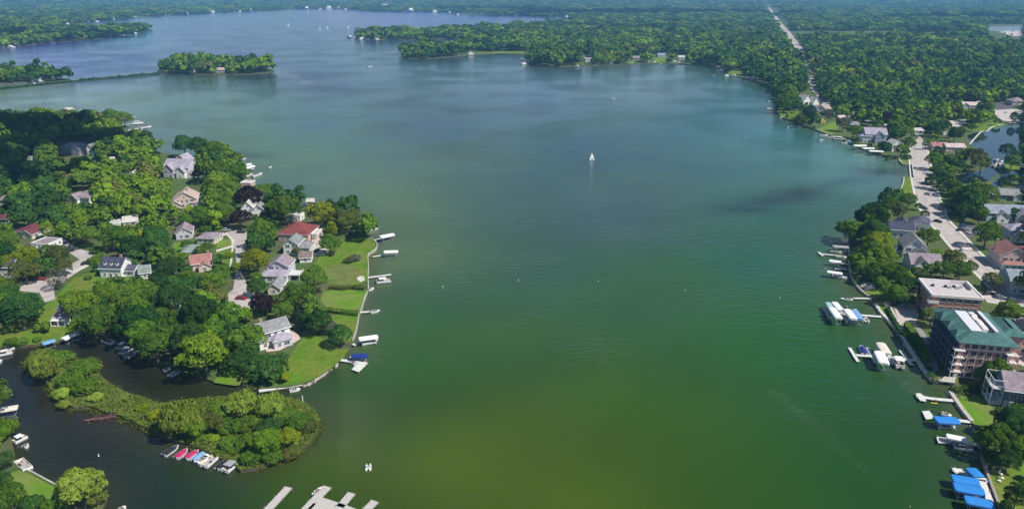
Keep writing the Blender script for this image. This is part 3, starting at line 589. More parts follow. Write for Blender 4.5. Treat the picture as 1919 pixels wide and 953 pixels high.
KEEP = [(30,876,115,945),(112,800,210,960),(1745,320,1765,420),(0,650,60,800),(0,815,60,880),  # photo regions where nothing grows in front (houses, lawns, roads, yards)
 (0,496,26,520),(26,420,98,470),(98,446,200,484),(40,524,104,566),(96,568,140,612),(186,484,240,520),(262,497,288,524),(0,600,60,640),(100,500,160,560),
 (322,340,380,392),(304,278,362,332),(130,350,176,380),(106,258,180,296),(242,322,258,340),(232,408,260,420),(206,414,232,424),(318,418,368,492),(360,430,470,474),(356,470,402,508),(425,432,470,575),(452,370,495,408),(448,338,474,352),
 (520,404,605,482),(495,470,590,530),(500,528,530,552),(484,584,565,660),(600,440,707,615),(640,590,672,660),(548,630,660,720),(572,372,590,384),
 (0,368,14,382),(0,404,20,420),(228,215,285,250),(72,630,160,648),
 (1664,400,1742,500),(1700,460,1766,505),(1704,250,1745,445),(1738,400,1840,500),(1718,514,1850,600),(1670,560,1720,640),(1755,574,1919,720),(1855,700,1919,762),(1786,736,1866,796),(1850,860,1919,960),(1845,375,1919,500),(1848,340,1912,372),(1888,500,1919,545),(1594,460,1620,480),(1618,535,1668,560),(1594,520,1660,600),(1636,566,1760,716),(1838,500,1919,580),
 (1760,258,1812,286),(1812,232,1919,345),(1790,326,1870,345),(1862,188,1919,232),(1804,186,1830,206),(1775,222,1812,244),(1732,210,1750,224),(1714,242,1730,250),(1682,296,1706,310),(1694,330,1720,380),(1753,360,1786,386),
 (1500,168,1524,198),(1528,186,1558,210),(1530,222,1600,262),(1614,228,1660,268),(1666,262,1692,284),(1455,204,1500,216),
 (1222,98,1252,118),(1268,100,1286,112),(1184,102,1200,112),(1360,129,1392,142),(1094,104,1110,116),(876,94,902,106),(405,126,423,138),(900,94,990,104),
 (1850,46,1919,72),(1770,184,1790,190),
]
KEEP += [(1474,181,1481,186),(1570,215,1579,222),(1596,208,1604,214),(1657,231,1666,238),(1695,219,1704,226),(1762,244,1773,252),(1830,189,1839,196),(1840,293,1849,300),(1755,303,1764,310),(1908,346,1921,355),(1804,462,1815,470),(1900,388,1909,395),(53,291,66,300),(14,242,25,250),(89,322,100,330),(284,292,295,300),(203,293,212,300),(414,388,425,396),(286,394,297,402),(174,422,185,430),(435,365,444,372)]
ROADKEEP = [(1428,0,1450,16,5),(1440,14,1455,30,6),(1455,26,1470,46,6),(1466,44,1500,92,9),(1500,92,1512,120,3),(1512,120,1524,150,4),(1520,150,1532,185,3)]
def clear(u, v, rp):
    for a, b_, c, d in KEEP:
        if a - rp * .55 < u < c + rp * .55 and b_ - rp * .5 < v < d + rp * .6: return False
    for a, b_, c, d, q in ROADKEEP:
        if b_ - rp < v < d + rp:
            t = min(1, max(0, (v - b_) / (d - b_ + 1e-6)))
            if abs(u - (a + (c - a) * t)) < q + rp * .7: return False
    return True
ZC = {'round': 1.05, 'tall': 1.35, 'willow': .9, 'shrub': .4, 'conifer': 1.3, 'thin': 1.1}
TREES = []                                                            # x, y, r, zscale, kind, shape, explicit
for row in TX.strip().replace('\n', '|').split('|'):
    u, v, rp, kind, shp = row.split(); u, v, rp = float(u), float(v), float(rp)
    r = 6.0
    for _ in range(6):
        p = G(u, v, GZ + ZC[shp] * r); k = PROJ(p.x, p.y, p.z)[2]; r = rp / k
    q = G(u, v, GZ + ZC[shp] * r)
    TREES.append([q.x, q.y, r, 1.0 if r < 8 else .92, kind, shp, True])
nexp = len(TREES)
def pick_kind(x, y, rnd):
    a = noise.noise(Vector((x * .012, y * .012, 2))) + rnd.uniform(-.35, .35)
    if rnd.random() < .005: return 'yellow'
    if rnd.random() < .001: return 'purple'
    if y > 750: a -= .13
    if a < -.12: return 'dark'
    if a < .24: return 'mid'
    if a < .42: return 'olive' if rnd.random() < .3 else 'bright'
    return 'bright'
rnd = random.Random(4)
ex = np.array([[t[0], t[1], t[2]] for t in TREES])
zones = ['ground', 'terrain', 'LAND_C', 'far_land', 'island_ground']
def band_sample(y0, y1):
    s = max(8.0, .0098 * (y0 + y1) / 2)
    half = 0.76 * y1 + 80
    nx = int(2 * half / s); ny = max(1, int((y1 - y0) / (s * .9)))
    X = -half + (np.arange(nx)[None] + .5 + RNG.uniform(-.42, .42, (ny, nx))) * s + (np.arange(ny) % 2)[:, None] * s * .5
    Y = y0 + (np.arange(ny)[:, None] + .5 + RNG.uniform(-.42, .42, (ny, nx))) * (y1 - y0) / ny
    return X.ravel(), Y.ravel(), s
ys = [150]
while ys[-1] < 13500: ys.append(ys[-1] * 1.07 + 10)
for y0, y1 in zip(ys[:-1], ys[1:]):
    X, Y, s = band_sample(y0, y1)
    m = np.zeros(X.shape, bool)
    for z in zones:
        if z != 'terrain' and y0 > 1800: continue
        m |= inpoly(X, Y, LANDS[z])
    X, Y = X[m], Y[m]
    for x, y in zip(X, Y):
        if noise.noise(Vector((x * .0016, y * .0016, 8))) > .42 and y > 1600: continue      # fields and clearings far out
        r = s * rnd.choice([rnd.uniform(.38, .6), rnd.uniform(.5, .8), rnd.uniform(.7, .95)]); big = s / 8.0
        zz = 1.0 / max(1, big * .72)
        gz = hill_h(x, y) + .3 if y > 5300 else GZ
        u, v, k = PROJ(x, y, gz + 1.05 * r * zz)
        if u < -70 or u > 1990 or v > 1010: continue
        rp = r * k
        if not clear(u, v, rp): continue
        if y < 900:
            d = np.hypot(ex[:, 0] - x, ex[:, 1] - y)
            if (d < .45 * (ex[:, 2] + r)).any(): continue
            # keep the crown off the water's edge docks: trees stand a little inland
        kind = pick_kind(x, y, rnd); shp = 'tall' if rnd.random() < .12 else 'round'
        TREES.append([x, y, r, zz * rnd.uniform(.85, 1.15), kind, shp, False, gz])
# undergrowth and small garden trees between the big crowns
ex = np.array([[t[0], t[1], t[2]] for t in TREES if t[1] < 950])
X, Y, s_ = [], [], 5.2
for z in ('ground', 'terrain', 'LAND_C'):
    gx, gy = np.meshgrid(np.arange(-640, 640, s_), np.arange(150, 900, s_)); gx = gx + RNG.uniform(-2.2, 2.2, gx.shape); gy = gy + RNG.uniform(-2.2, 2.2, gy.shape)
    k = inpoly(gx.ravel(), gy.ravel(), LANDS[z]); X.append(gx.ravel()[k]); Y.append(gy.ravel()[k])
for x, y in zip(np.concatenate(X), np.concatenate(Y)):
    u, v, k = PROJ(x, y, GZ + 2)
    if u < -40 or u > 1960 or v > 1000: continue
    r = rnd.uniform(1.5, 3.4)
    if not clear(u, v, r * k * 1.3): continue
    d = np.hypot(ex[:, 0] - x, ex[:, 1] - y)
    if (d < ex[:, 2] * .75 + r * .3).any(): continue
    TREES.append([x, y, r, rnd.uniform(.7, 1.2), pick_kind(x, y, rnd), rnd.choice(['round', 'round', 'shrub', 'tall']), False, GZ])
def apx(t):
    u, v, k = PROJ(t[0], t[1], GZ + t[2]); return t[2] * k if (-40 < u < 1960 and v < 1000) else 0
order = sorted(range(len(TREES)), key=lambda i: (not TREES[i][6] or apx(TREES[i]) < 7, -apx(TREES[i])))
SINGLE = order[:296]; REST = order[296:]
print('trees', len(TREES), 'explicit', nexp, 'rest', len(REST))

# the woodland: every further tree, one mesh
LEAFC = {k: (np.array(a), np.array(b_)) for k, (a, b_) in LEAF.items()}
def woodland():
    LOD = {}
    for n in (20, 36, 64, 110, 190, 340):
        LOD[n] = {s: [crown_quads(n, 7 * k + n, s) for k in range(5)] for s in ('round', 'tall')}
    for s in ('willow', 'shrub', 'conifer', 'thin'):
        LOD[s] = [crown_quads(200, k + 3, s) for k in range(2)]
    VS, CS = [], []
    for i in REST:
        t = TREES[i]; gz = t[7] if len(t) > 7 else GZ
        u, v, k = PROJ(t[0], t[1], gz); rp = t[2] * k
        if t[5] in ('round', 'tall'):
            n = 20 if rp < 5 else 36 if rp < 7 else 64 if rp < 9.5 else 110 if rp < 13 else 190 if rp < 18 else 340
            Q = LOD[n][t[5]][rnd.randrange(5)]
        else: Q = LOD[t[5]][rnd.randrange(2)]
        a = rnd.uniform(0, 6.283); c, s = math.cos(a), math.sin(a)
        M = np.array([[c * t[2], -s * t[2], 0], [s * t[2], c * t[2], 0], [0, 0, t[2] * t[3]]])
        VS.append(Q @ M.T + np.array([t[0], t[1], gz]))
        lo, hi = LEAFC[t[4]]; f = rnd.uniform(.15, .75); col = (lo * (1 - f) + hi * f) * rnd.uniform(.85, 1.15) * (1.0 if t[1] < 700 else 1.12)
        CS.append(np.repeat(col[None], len(Q), 0))
    V = np.concatenate(VS); Cc = np.concatenate(CS)
    m = bpy.data.materials.new('foliage_woodland'); m.use_nodes = True; n = m.node_tree; n.nodes.clear()
    o = n.nodes.new("ShaderNodeOutputMaterial"); g = n.nodes.new("ShaderNodeNewGeometry"); a = n.nodes.new("ShaderNodeAttribute"); a.attribute_name = 'tint'
    r = n.nodes.new("ShaderNodeMapRange"); r.inputs["To Min"].default_value = .78; r.inputs["To Max"].default_value = 1.36
    n.links.new(g.outputs["Random Per Island"], r.inputs["Value"])
    sc = n.nodes.new("ShaderNodeVectorMath"); sc.operation = 'SCALE'; n.links.new(a.outputs["Color"], sc.inputs[0]); n.links.new(r.outputs[0], sc.inputs["Scale"])
    d = n.nodes.new("ShaderNodeBsdfDiffuse"); tr = n.nodes.new("ShaderNodeBsdfTranslucent"); ms = n.nodes.new("ShaderNodeMixShader"); ms.inputs[0].default_value = .2
    n.links.new(sc.outputs[0], d.inputs[0]); n.links.new(sc.outputs[0], tr.inputs[0]); n.links.new(d.outputs[0], ms.inputs[1]); n.links.new(tr.outputs[0], ms.inputs[2]); n.links.new(ms.outputs[0], o.inputs[0])
    me = quads_mesh('woodland', V, m)
    at = me.attributes.new('tint', 'FLOAT_COLOR', 'POINT'); at.data.foreach_set('color', np.concatenate([Cc, np.ones((len(Cc), 1))], 1).astype(np.float32).ravel())
    o = bpy.data.objects.new('woodland', me); COL.objects.link(o); tag(o, kind='stuff'); print('woodland quads', len(V) // 4)
woodland()

# low marsh growth on the islet, causeway scrub and hedges of the bank
def scatter(name, P, n, size, m, hmax, z=GZ, seed=1):
    r = np.random.default_rng(seed); xs = [p[0] for p in P]; ysx = [p[1] for p in P]
    X = r.uniform(min(xs), max(xs), n * 3); Y = r.uniform(min(ysx), max(ysx), n * 3); k = inpoly(X, Y, P); X, Y = X[k][:n], Y[k][:n]; n = len(X)
    hh = np.array([.35 + .9 * max(0, noise.noise(Vector((x * .09, y * .09, seed))) + .25) for x, y in zip(X, Y)]) * hmax
    C = np.stack([X, Y, z + r.random(n) * hh], 1)
    nr = r.standard_normal((n, 3)) * .55 + [0, 0, .8]; nr /= np.linalg.norm(nr, axis=1)[:, None]
    t = np.cross(nr, r.standard_normal((n, 3))); t /= np.linalg.norm(t, axis=1)[:, None]; b_ = np.cross(nr, t); s = size * (0.6 + .8 * r.random((n, 1))) / 2
    V = np.stack([C - t * s - b_ * s, C + t * s - b_ * s, C + t * s + b_ * s, C - t * s + b_ * s], 1).reshape(-1, 3)
    o = bpy.data.objects.new(name, quads_mesh(name, V, m)); COL.objects.link(o); return tag(o, kind='stuff')
leaf_mat('marsh_leaves', (.090, .138, .020), (.190, .225, .045))
scatter('marsh_plants', LANDS['islet_ground'], 60000, .36, MATS['marsh_leaves'], .9)
# reeds and lily leaves along the natural shores, standing in the shallows
def shore_reeds(name, P, spread, per_m, m, seed, cond):
    r = np.random.default_rng(seed); out = []
    for a, b_ in zip(P, P[1:] + P[:1]):
        L = math.hypot(b_[0] - a[0], b_[1] - a[1])
        if L > 40 or not cond(a): continue
        if noise.noise(Vector((a[0] * .07, a[1] * .07, seed))) < -.15: continue
        n = int(L * per_m); t = r.random(n)[:, None]; out.append(np.array(a) * (1 - t) + np.array(b_) * t + r.normal(0, spread, (n, 2)))
    C = np.concatenate(out); n = len(C); C = np.concatenate([C, (.05 + .9 * r.random(n) ** 2)[:, None]], 1)
    nr = r.standard_normal((n, 3)) + [0, 0, .4]; nr /= np.linalg.norm(nr, axis=1)[:, None]
    t = np.cross(nr, r.standard_normal((n, 3))); t /= np.linalg.norm(t, axis=1)[:, None]; b2 = np.cross(nr, t); s = .2 * (0.6 + .8 * r.random((n, 1)))
    V = np.stack([C - t * s - b2 * s, C + t * s - b2 * s, C + t * s + b2 * s, C - t * s + b2 * s], 1).reshape(-1, 3)
    o = bpy.data.objects.new(name, quads_mesh(name, V, m)); COL.objects.link(o); return tag(o, kind='stuff')
shore_reeds('reeds', LANDS['islet_ground'], .8, 22, MATS['marsh_leaves'], 3, lambda a: True)
shore_reeds('reeds', LANDS['ground'], .7, 12, MATS['foliage_olive'], 4, lambda a: a[1] < 290 and a[0] < -75)
scatter('causeway_scrub', LANDS['causeway'], 9000, 1.6, MATS['foliage_dark'], 3.0)

# ---------------------------------------------------------------- houses
def roofmat(c, n): return mat('shingle_' + n, c, .85, .16, 1.1, second=tuple(q * .78 for q in c), sscale=.5)
def wallmat(c, n): return stripe_mat('siding_' + n, c, tuple(q * .74 for q in c), 3.2, .75, 'Z', .2)
RF = {k: roofmat(c, k) for k, c in {
 'red': (.20, .050, .050), 'darkred': (.13, .035, .045), 'pinkred': (.34, .16, .14), 'mauve': (.27, .22, .25), 'lavender': (.34, .31, .38), 'grey': (.25, .25, .26), 'greygreen': (.20, .24, .22),
 'slate': (.085, .09, .125), 'navy': (.055, .06, .10), 'peach': (.46, .36, .31), 'pale': (.50, .49, .46), 'brown': (.20, .15, .14), 'bluegrey': (.24, .28, .34), 'pinkwhite': (.55, .44, .43), 'dark': (.07, .07, .08), 'green': (.060, .150, .140)}.items()}
WL = {k: wallmat(c, k) for k, c in {
 'white': (.74, .74, .73), 'cream': (.62, .58, .48), 'tan': (.48, .35, .27), 'pink': (.62, .47, .44), 'lav': (.52, .50, .58), 'grey': (.36, .37, .39), 'blue': (.42, .48, .58), 'shadeblue': (.12, .15, .20), 'peach': (.60, .48, .41), 'brick': (.40, .20, .15), 'yellow': (.60, .48, .10)}.items()}
TRIM = mat('white_trim', (.80, .80, .80), .5, .04, 1)
CHIM = mat('chimney_brick', (.34, .24, .20), .9, .2, 3)
def win_mesh(wd, ht):
    b = MB()
    b.box(0, 0, 0, wd, .05, ht, mi=1)
    for sx in (-1, 1): b.box(sx * (wd / 2 + .04), -.02, 0, .1, .12, ht + .2, mi=0)
    for sz in (-1, 1): b.box(0, -.02, sz * (ht / 2 + .05), wd - .02, .12, .1, mi=0)
    b.box(0, -.03, 0, .05, .05, ht - .01, mi=0); b.box(0, -.031, 0, wd - .01, .045, .05, mi=0)
    o = b.build('window', [TRIM, GLASS]); me = o.data; bpy.data.objects.remove(o); return me
WIN = {'n': win_mesh(1.15, 1.35), 'w': win_mesh(2.0, 1.45), 's': win_mesh(.8, .9)}
DOORM = None
def place_mesh(me, name, parent, loc, rz=0, sc=None):
    o = bpy.data.objects.new(name, me); COL.objects.link(o); o.parent = parent; o.location = loc; o.rotation_euler = (0, 0, rz)
    if sc: o.scale = sc
    return o
def door_mesh():
    b = MB(); b.box(0, 0, 1.05, 1.0, .06, 2.1, mi=0); b.box(-.55, -.02, 1.08, .1, .1, 2.16, mi=1); b.box(.55, -.02, 1.08, .1, .1, 2.16, mi=1); b.box(0, -.02, 2.2, 1.2, .1, .1, mi=1)
    o = b.build('door', [mat('door_paint', (.12, .07, .06), .5, .1, 2), TRIM]); me = o.data; bpy.data.objects.remove(o); return me
DOORM = door_mesh()
def roof_part(root, vol, z0=0):
    ox, oy, w, d, h, typ, rh, wc, rc = vol[:9]; t = .14; ov = .45
    b = MB(); f = MB()
    if typ in ('gx', 'gy'):
        W_, D_ = (w, d) if typ == 'gx' else (d, w)
        def sec(Dx, dz, Wx):
            D2 = D_ / 2 + Dx; sl = rh / (D_ / 2); ze = h - sl * Dx + dz; zr = h + rh + dz
            return [[(s * (W_ / 2 + Wx), y, z) for y, z in ((-D2, ze), (0, zr), (D2, ze), (D2, ze - t), (0, zr - t), (-D2, ze - t))] for s in (-1, 1)]
        def put(bb, rings):
            out = [[((x + ox, y + oy, z) if typ == 'gx' else (-y + ox, x + oy, z)) for x, y, z in r] for r in rings]; bb.loft(out)
        put(b, sec(ov, t + .10, ov)); put(f, sec(ov + .10, .07, ov + .10))
    elif typ == 'hip':
        W2, D2 = w / 2 + ov, d / 2 + ov
        rl = max(0.05, W2 - D2) if W2 >= D2 else 0.05; rd = max(0.05, D2 - W2) if D2 > W2 else .05
        z = h + .12
        vs = [(-W2, -D2, z), (W2, -D2, z), (W2, D2, z), (-W2, D2, z), (-W2, -D2, z + t), (W2, -D2, z + t), (W2, D2, z + t), (-W2, D2, z + t)]
        if W2 >= D2: vs += [(-rl, 0, h + rh), (rl, 0, h + rh)]; fs = [(4, 5, 9, 8), (5, 6, 9), (6, 7, 8, 9), (7, 4, 8)]
        else: vs += [(0, -rd, h + rh), (0, rd, h + rh)]; fs = [(4, 5, 8), (5, 6, 9, 8), (6, 7, 9), (7, 4, 8, 9)]
        fs += [(0, 3, 2, 1), (0, 1, 5, 4), (1, 2, 6, 5), (2, 3, 7, 6), (3, 0, 4, 7)]
        b.add([(x + ox, y + oy, q) for x, y, q in vs], fs)
        f.box(ox, oy, h + .04, 2 * W2 + .16, 2 * D2 + .16, .14)
    else:
        b.box(ox, oy, h + .05, w + .02, d + .02, .1)
        for sx in (-1, 1): f.box(ox + sx * w / 2, oy, h + .16, .26, d + .3, .5)
        for sy in (-1, 1): f.box(ox, oy + sy * d / 2, h + .15, w - .28, .26, .48)
    r = b.build('roof', RF[rc], root); fa = f.build('fascia', TRIM, r)
    return r
def wall_part(root, vol):
    ox, oy, w, d, h, typ, rh, wc, rc = vol[:9]; b = MB()
    b.box(ox, oy, h / 2 + .02, w, d, h)
    if typ == 'gx':
        for s in (-1, 1): b.add([(ox + s * w / 2 * .999, oy - d / 2, h), (ox + s * w / 2 * .999, oy + d / 2, h), (ox + s * w / 2 * .999, oy, h + rh), (ox + s * (w / 2 - .2), oy - d / 2, h), (ox + s * (w / 2 - .2), oy + d / 2, h), (ox + s * (w / 2 - .2), oy, h + rh)], [(0, 1, 2), (3, 5, 4), (0, 2, 5, 3), (1, 4, 5, 2), (0, 3, 4, 1)])
    if typ == 'gy':
        for s in (-1, 1): b.add([(ox - w / 2, oy + s * d / 2 * .999, h), (ox + w / 2, oy + s * d / 2 * .999, h), (ox, oy + s * d / 2 * .999, h + rh), (ox - w / 2, oy + s * (d / 2 - .2), h), (ox + w / 2, oy + s * (d / 2 - .2), h), (ox, oy + s * (d / 2 - .2), h + rh)], [(0, 1, 2), (3, 5, 4), (0, 2, 5, 3), (1, 4, 5, 2), (0, 3, 4, 1)])
    return b.build('wall', WL[wc], root)
def windows(root, vol, sides='fl r', sp=2.7):
    ox, oy, w, d, h, typ, rh = vol[:7]; n = max(1, round(h / 2.9))
    for s in range(n):
        z = 1.55 + s * 2.85
        if z + .7 > h: continue
        for side, L in (('f', w), ('r', d), ('l', d)):
            if side not in sides: continue
            c = max(1, int((L - .8) / sp))
            for i in range(c):
                q = (i + .5 - c / 2) * sp
                if side == 'f':
                    if s == 0 and i == c // 2 and c > 2: place_mesh(DOORM, 'door', root, (ox + q, oy - d / 2 - .03, .02)); continue
                    place_mesh(WIN['w' if (i + s) % 3 == 1 else 'n'], 'window', root, (ox + q, oy - d / 2 - .03, z))
                elif side == 'r': place_mesh(WIN['n'], 'window', root, (ox + w / 2 + .03, oy + q, z), R(90))
                else: place_mesh(WIN['n'], 'window', root, (ox - w / 2 - .03, oy + q, z), R(-90))
    if typ == 'gy' and rh > 2.2 and 'f' in sides: place_mesh(WIN['s'], 'window', root, (ox, oy - d / 2 - .03, h + rh * .32))
LMK = []
def house(name, label, lm, u, v, wpx, d, h, typ, rh, wc, rc, rot=0, wings=(), win='flr', chim=None, dormers=0, cat='house', group='houses on the wooded shores'):
    p = G(u, v, GZ); k = PROJ(p.x, p.y, p.z)[2]; w = wpx / k; rz = R(rot)
    c = p + Vector((-math.sin(rz) * d / 2, math.cos(rz) * d / 2, 0))
    root = empty(name, (c.x, c.y, GZ - .02), rz, label, cat, group)
    if lm: LMK.append((c.x, c.y, lm))
    vols = [(0, 0, w, d, h, typ, rh, wc, rc)] + [tuple(x * w if i == 0 and isinstance(x, float) and abs(x) <= 1.2 else x for i, x in enumerate(wg)) for wg in wings]
    for i, vl in enumerate(vols):
        if i: vl = (vl[0], vl[1]) + (vl[2] + .013 * i, vl[3] + .017 * i) + vl[4:]
        wall_part(root, vl); r = roof_part(root, vl)
        if win: windows(root, vl, win)
        if i == 0 and chim:
            b = MB(); b.box(chim[0] * w, chim[1], h + rh * .6 + .3, 1.0, .8, rh + 1.0); b.box(chim[0] * w, chim[1], h + rh * 1.1 + .85, 1.2, 1.0, .14); b.build('chimney', CHIM, r)
        if i == 0 and dormers:
            for q in range(dormers):
                x = (q + .5 - dormers / 2) * w / dormers * .85
                b = MB(); y = -d * .3; z = h + rh * .45; b.box(x, y, z, 1.5, 1.9, 1.5); dm = b.build('dormer', TRIM, r)
                b = MB(); b.loft([[(x - 1.05, yy, z + .7), (x, yy, z + 1.45), (x + 1.05, yy, z + .7), (x + 1.05, yy, z + .6), (x, yy, z + 1.3), (x - 1.05, yy, z + .6)] for yy in (y - 1.2, y + 1.6)]); b.build('dormer_roof', RF[rc], r)
                place_mesh(WIN['s'], 'window', r, (x, y - .98, z - .05))
    return root, vols
def porch(root, x, y, w, d, h, rc='white', rail=True):
    b = MB(); b.box(x, y, h, w + .3, d + .3, .18); b.build('porch_roof', RF[rc] if rc in RF else TRIM, root)
    for sx in (-1, 0, 1):
        b = MB(); b.box(x + sx * w / 2, y - d / 2, h / 2 + .05, .2, .2, h - .2); b.build('post', TRIM, root)
    b = MB(); b.box(x, y, .12, w, d, .3); b.build('porch_floor', DECK, root)
def deck(root, x, y, z, w, d):
    b = MB(); b.box(x, y, z, w, d, .16); o = b.build('deck', DECKW, root)
    b = MB()
    for sx in (-1, 1): b.box(x + sx * w / 2, y, z + 1.0, .08, d, .09)
    b.box(x, y - d / 2, z + 1.0, w - .1, .08, .088)
    for i in range(int(w / .5) + 1): b.box(x - w / 2 + i * .5, y - d / 2 + .005, z + .52, .05, .05, .88)
    for i in range(1, int(d / .5)): b.box(x + w / 2 - .005, y - d / 2 + i * .5, z + .52, .05, .05, .88); b.box(x - w / 2 + .005, y - d / 2 + i * .5, z + .52, .05, .05, .88)
    b.build('railing', TRIM, o)
    for sx in (-1, 1):
        b = MB(); b.box(x + sx * (w / 2 - .2), y - d / 2 + .3, z / 2, .18, .18, z - .16); b.build('post', TRIM, root)
HR = house
HR('lakeside_house', 'house with dark red hip roof behind the pink terrace on the west shore', 'the red hip-roofed house', 550, 452, 58, 15, 3.6, 'hip', 4.4, 'tan', 'red', -6, [(.62, 0, 2.6, 8, 3.0, 'flat', .2, 'peach', 'pinkwhite')], chim=(-.05, 1))
HR('boat_house', 'small white flat-roofed outbuilding just beyond the red hip-roofed house', None, 550, 414, 27, 6, 3, 'flat', .2, 'white', 'pale', -8)
HR('gabled_house', 'white gabled house with grey roof beside the pink terrace', 'the white gabled terrace house', 546, 477, 28, 9, 5.4, 'gy', 2.4, 'white', 'greygreen', -4, [(.75, 1, 6.5, 8, 3.2, 'hip', 1.6, 'white', 'grey')])
r_, v_ = HR('porched_house', 'mauve-roofed house with wide white-edged lower roof and railed deck', 'the mauve house with railed deck', 522, 519, 40, 9, 5.2, 'gy', 2.6, 'lav', 'mauve', -3, [(0, -7.5, 11.6, 6.5, 3.0, 'hip', 1.8, 'white', 'lavender')])
deck(r_, 8.6, -5.5, 2.6, 4.6, 6)
HR('garage', 'small brown-roofed garage with white walls at the lawn edge', None, 573, 492, 21, 6.5, 2.7, 'gx', 1.7, 'white', 'brown', 8, win='f')
HR('small_house', 'low grey-roofed cottage beside the dark purple tree near the cul-de-sac', 'the low grey-roofed cottage', 514, 552, 23, 9, 3, 'gy', 1.9, 'cream', 'grey', 0)
r_, v_ = HR('terrace_house', 'white and grey lake house with dark windows above a pink stone terrace', 'the lake house with pink terrace', 519, 645, 55, 8, 5.8, 'gx', 2.2, 'white', 'grey', 38, [(.10, -5.2, 6.5, 5, 3.0, 'hip', 1.7, 'lav', 'lavender'), (-.42, -3.6, 4, 3, 3.0, 'hip', 1.2, 'white', 'grey')], chim=(-.3, 1))
HR('gabled_house', 'grey house with white-trimmed front gable west of the short street', 'the white-trimmed gable house', 346, 448, 28, 10, 3.6, 'gy', 2.6, 'lav', 'mauve', 18)
HR('low_house', 'low mauve hip-roofed house beside the oval lawn', 'the low mauve hip-roofed house', 386, 457, 34, 9, 2.9, 'hip', 2, 'cream', 'mauve', -6)
HR('low_house', 'low grey-green hip-roofed house next to the rust-roofed one', 'the grey-green hip-roofed house', 357, 483, 27, 9, 3, 'hip', 2, 'cream', 'greygreen', 18)
HR('brick_house', 'house with faded red roof and pink brick walls beside the street', 'the faded red-roofed house', 379, 507, 34, 9, 3.8, 'gx', 2.6, 'pink', 'pinkred', 22, [(.15, -4.5, 5, 4, 2.8, 'gy', 1.6, 'peach', 'pinkred')], chim=(.42, .5))
HR('dormer_house', 'white house with dark roof and three white dormers on the lawn', 'the white three-dormer house', 209, 520, 42, 9, 4.6, 'gx', 3.3, 'white', 'navy', -6, [(.68, 1, 5, 6, 2.8, 'gx', 1.6, 'white', 'slate')], dormers=3, chim=(.3, .2))
HR('small_house', 'small cottage with pale green-grey roof east of the three-dormer house', 'the small grey-green cottage', 273, 522, 18, 8, 2.9, 'gx', 2, 'white', 'greygreen', 24)
HR('low_house', 'house with dark red hip roof and cream walls by the pale side street', 'the dark red house by the side street', 47, 444, 38, 11, 2.9, 'hip', 2.6, 'cream', 'darkred', -14, [(.35, -5, 6, 5, 2.8, 'gy', 1.8, 'cream', 'darkred')])
HR('low_house', 'low house with mauve and white flat roof behind its pale paved yard', 'the low flat-roofed house', 76, 467, 36, 9, 2.8, 'flat', .2, 'white', 'mauve', -12)
HR('dark_house', 'grey two-storey house with dark roof at the far west edge beside the lawn', None, 8, 520, 34, 9, 5, 'gx', 2.4, 'grey', 'dark', 2)
r_, v_ = HR('tiered_house', 'small house with two stepped purple-grey roofs and white posts by the inlet', 'the stepped-roof house by the inlet', 115, 607, 28, 7, 2.8, 'hip', 1.4, 'white', 'mauve', 4, [(.02, 1.5, 4.2, 4, 5.2, 'hip', 1.5, 'white', 'lavender')])
porch(r_, 0, -4.6, 5, 2, 2.4)
HR('large_house', 'big pinkish-roofed house with steep front gable among the west trees', 'the big pinkish gabled house', 348, 390, 40, 12, 5.6, 'gy', 4, 'peach', 'peach', 14, [(.62, -2, 9, 9, 3.2, 'hip', 2.2, 'peach', 'peach'), (-.4, -5, 5, 5, 3, 'gy', 2, 'pink', 'peach')], chim=(.1, -1))
HR('large_house', 'large lavender house with many gables near the west shore docks', 'the large lavender many-gabled house', 332, 332, 50, 13, 7, 'gx', 4, 'lav', 'lavender', -8, [(-.22, -6, 7, 7, 6, 'gy', 3.5, 'lav', 'lavender'), (.25, -6.5, 6, 6, 5, 'gy', 3, 'white', 'lavender'), (-.1, 8, 8, 9, 9.2, 'gy', 3.6, 'pink', 'lavender'), (.55, -2, 6, 8, 3, 'hip', 2, 'white', 'mauve')], chim=(-.2, 2))
HR('low_house', 'purple-grey hip-roofed house in the shaded west woods', 'the purple-grey hip-roofed house', 154, 380, 38, 12, 3.4, 'hip', 3, 'white', 'mauve', -18, [(-.35, -5, 6, 6, 3, 'gy', 2.4, 'white', 'mauve')])
HR('dark_house', 'long dark-roofed house in the cloud shadow of the west woods', 'the long dark-roofed house', 134, 290, 46, 12, 5, 'hip', 3.6, 'grey', 'mauve', -10, [(.3, -5, 7, 6, 5, 'gy', 3, 'lav', 'mauve')])
HR('gabled_house', 'narrow white gable house in the shaded west woods', 'the narrow white gable house', 171, 295, 12, 9, 6.5, 'gy', 3.4, 'white', 'grey', -4)
HR('small_house', 'cream cottage glimpsed between the trees of the west woods', 'the cream cottage in the woods', 250, 340, 15, 8, 3.6, 'gy', 2.6, 'cream', 'pale', 10)
HR('low_house', 'pale-roofed bungalow half hidden north of the three-dormer house', 'the pale-roofed bungalow', 245, 424, 24, 9, 2.8, 'gx', 1.7, 'cream', 'pale', 22)
HR('low_house', 'pale flat-roofed bungalow just west of the pale-roofed bungalow', None, 216, 428, 18, 7, 2.7, 'flat', .2, 'white', 'pale', 14)
HR('gabled_house', 'bright white steep-gabled house framed by dark purple trees', 'the white house by purple trees', 466, 408, 22, 10, 5.5, 'gy', 3.6, 'white', 'pale', 8, [(.85, -1, 7, 8, 4, 'gy', 3, 'white', 'grey')])
HR('boat_house', 'low beige boathouse at the water below the west trees', None, 461, 351, 19, 7, 2.8, 'flat', .2, 'tan', 'pinkwhite', -6, win='')
HR('boat_house', 'tiny white shed at the shoreline east of the broad dark tree', None, 581, 385, 12, 5, 2.6, 'gx', 1.0, 'white', 'pale', 4, win='f')
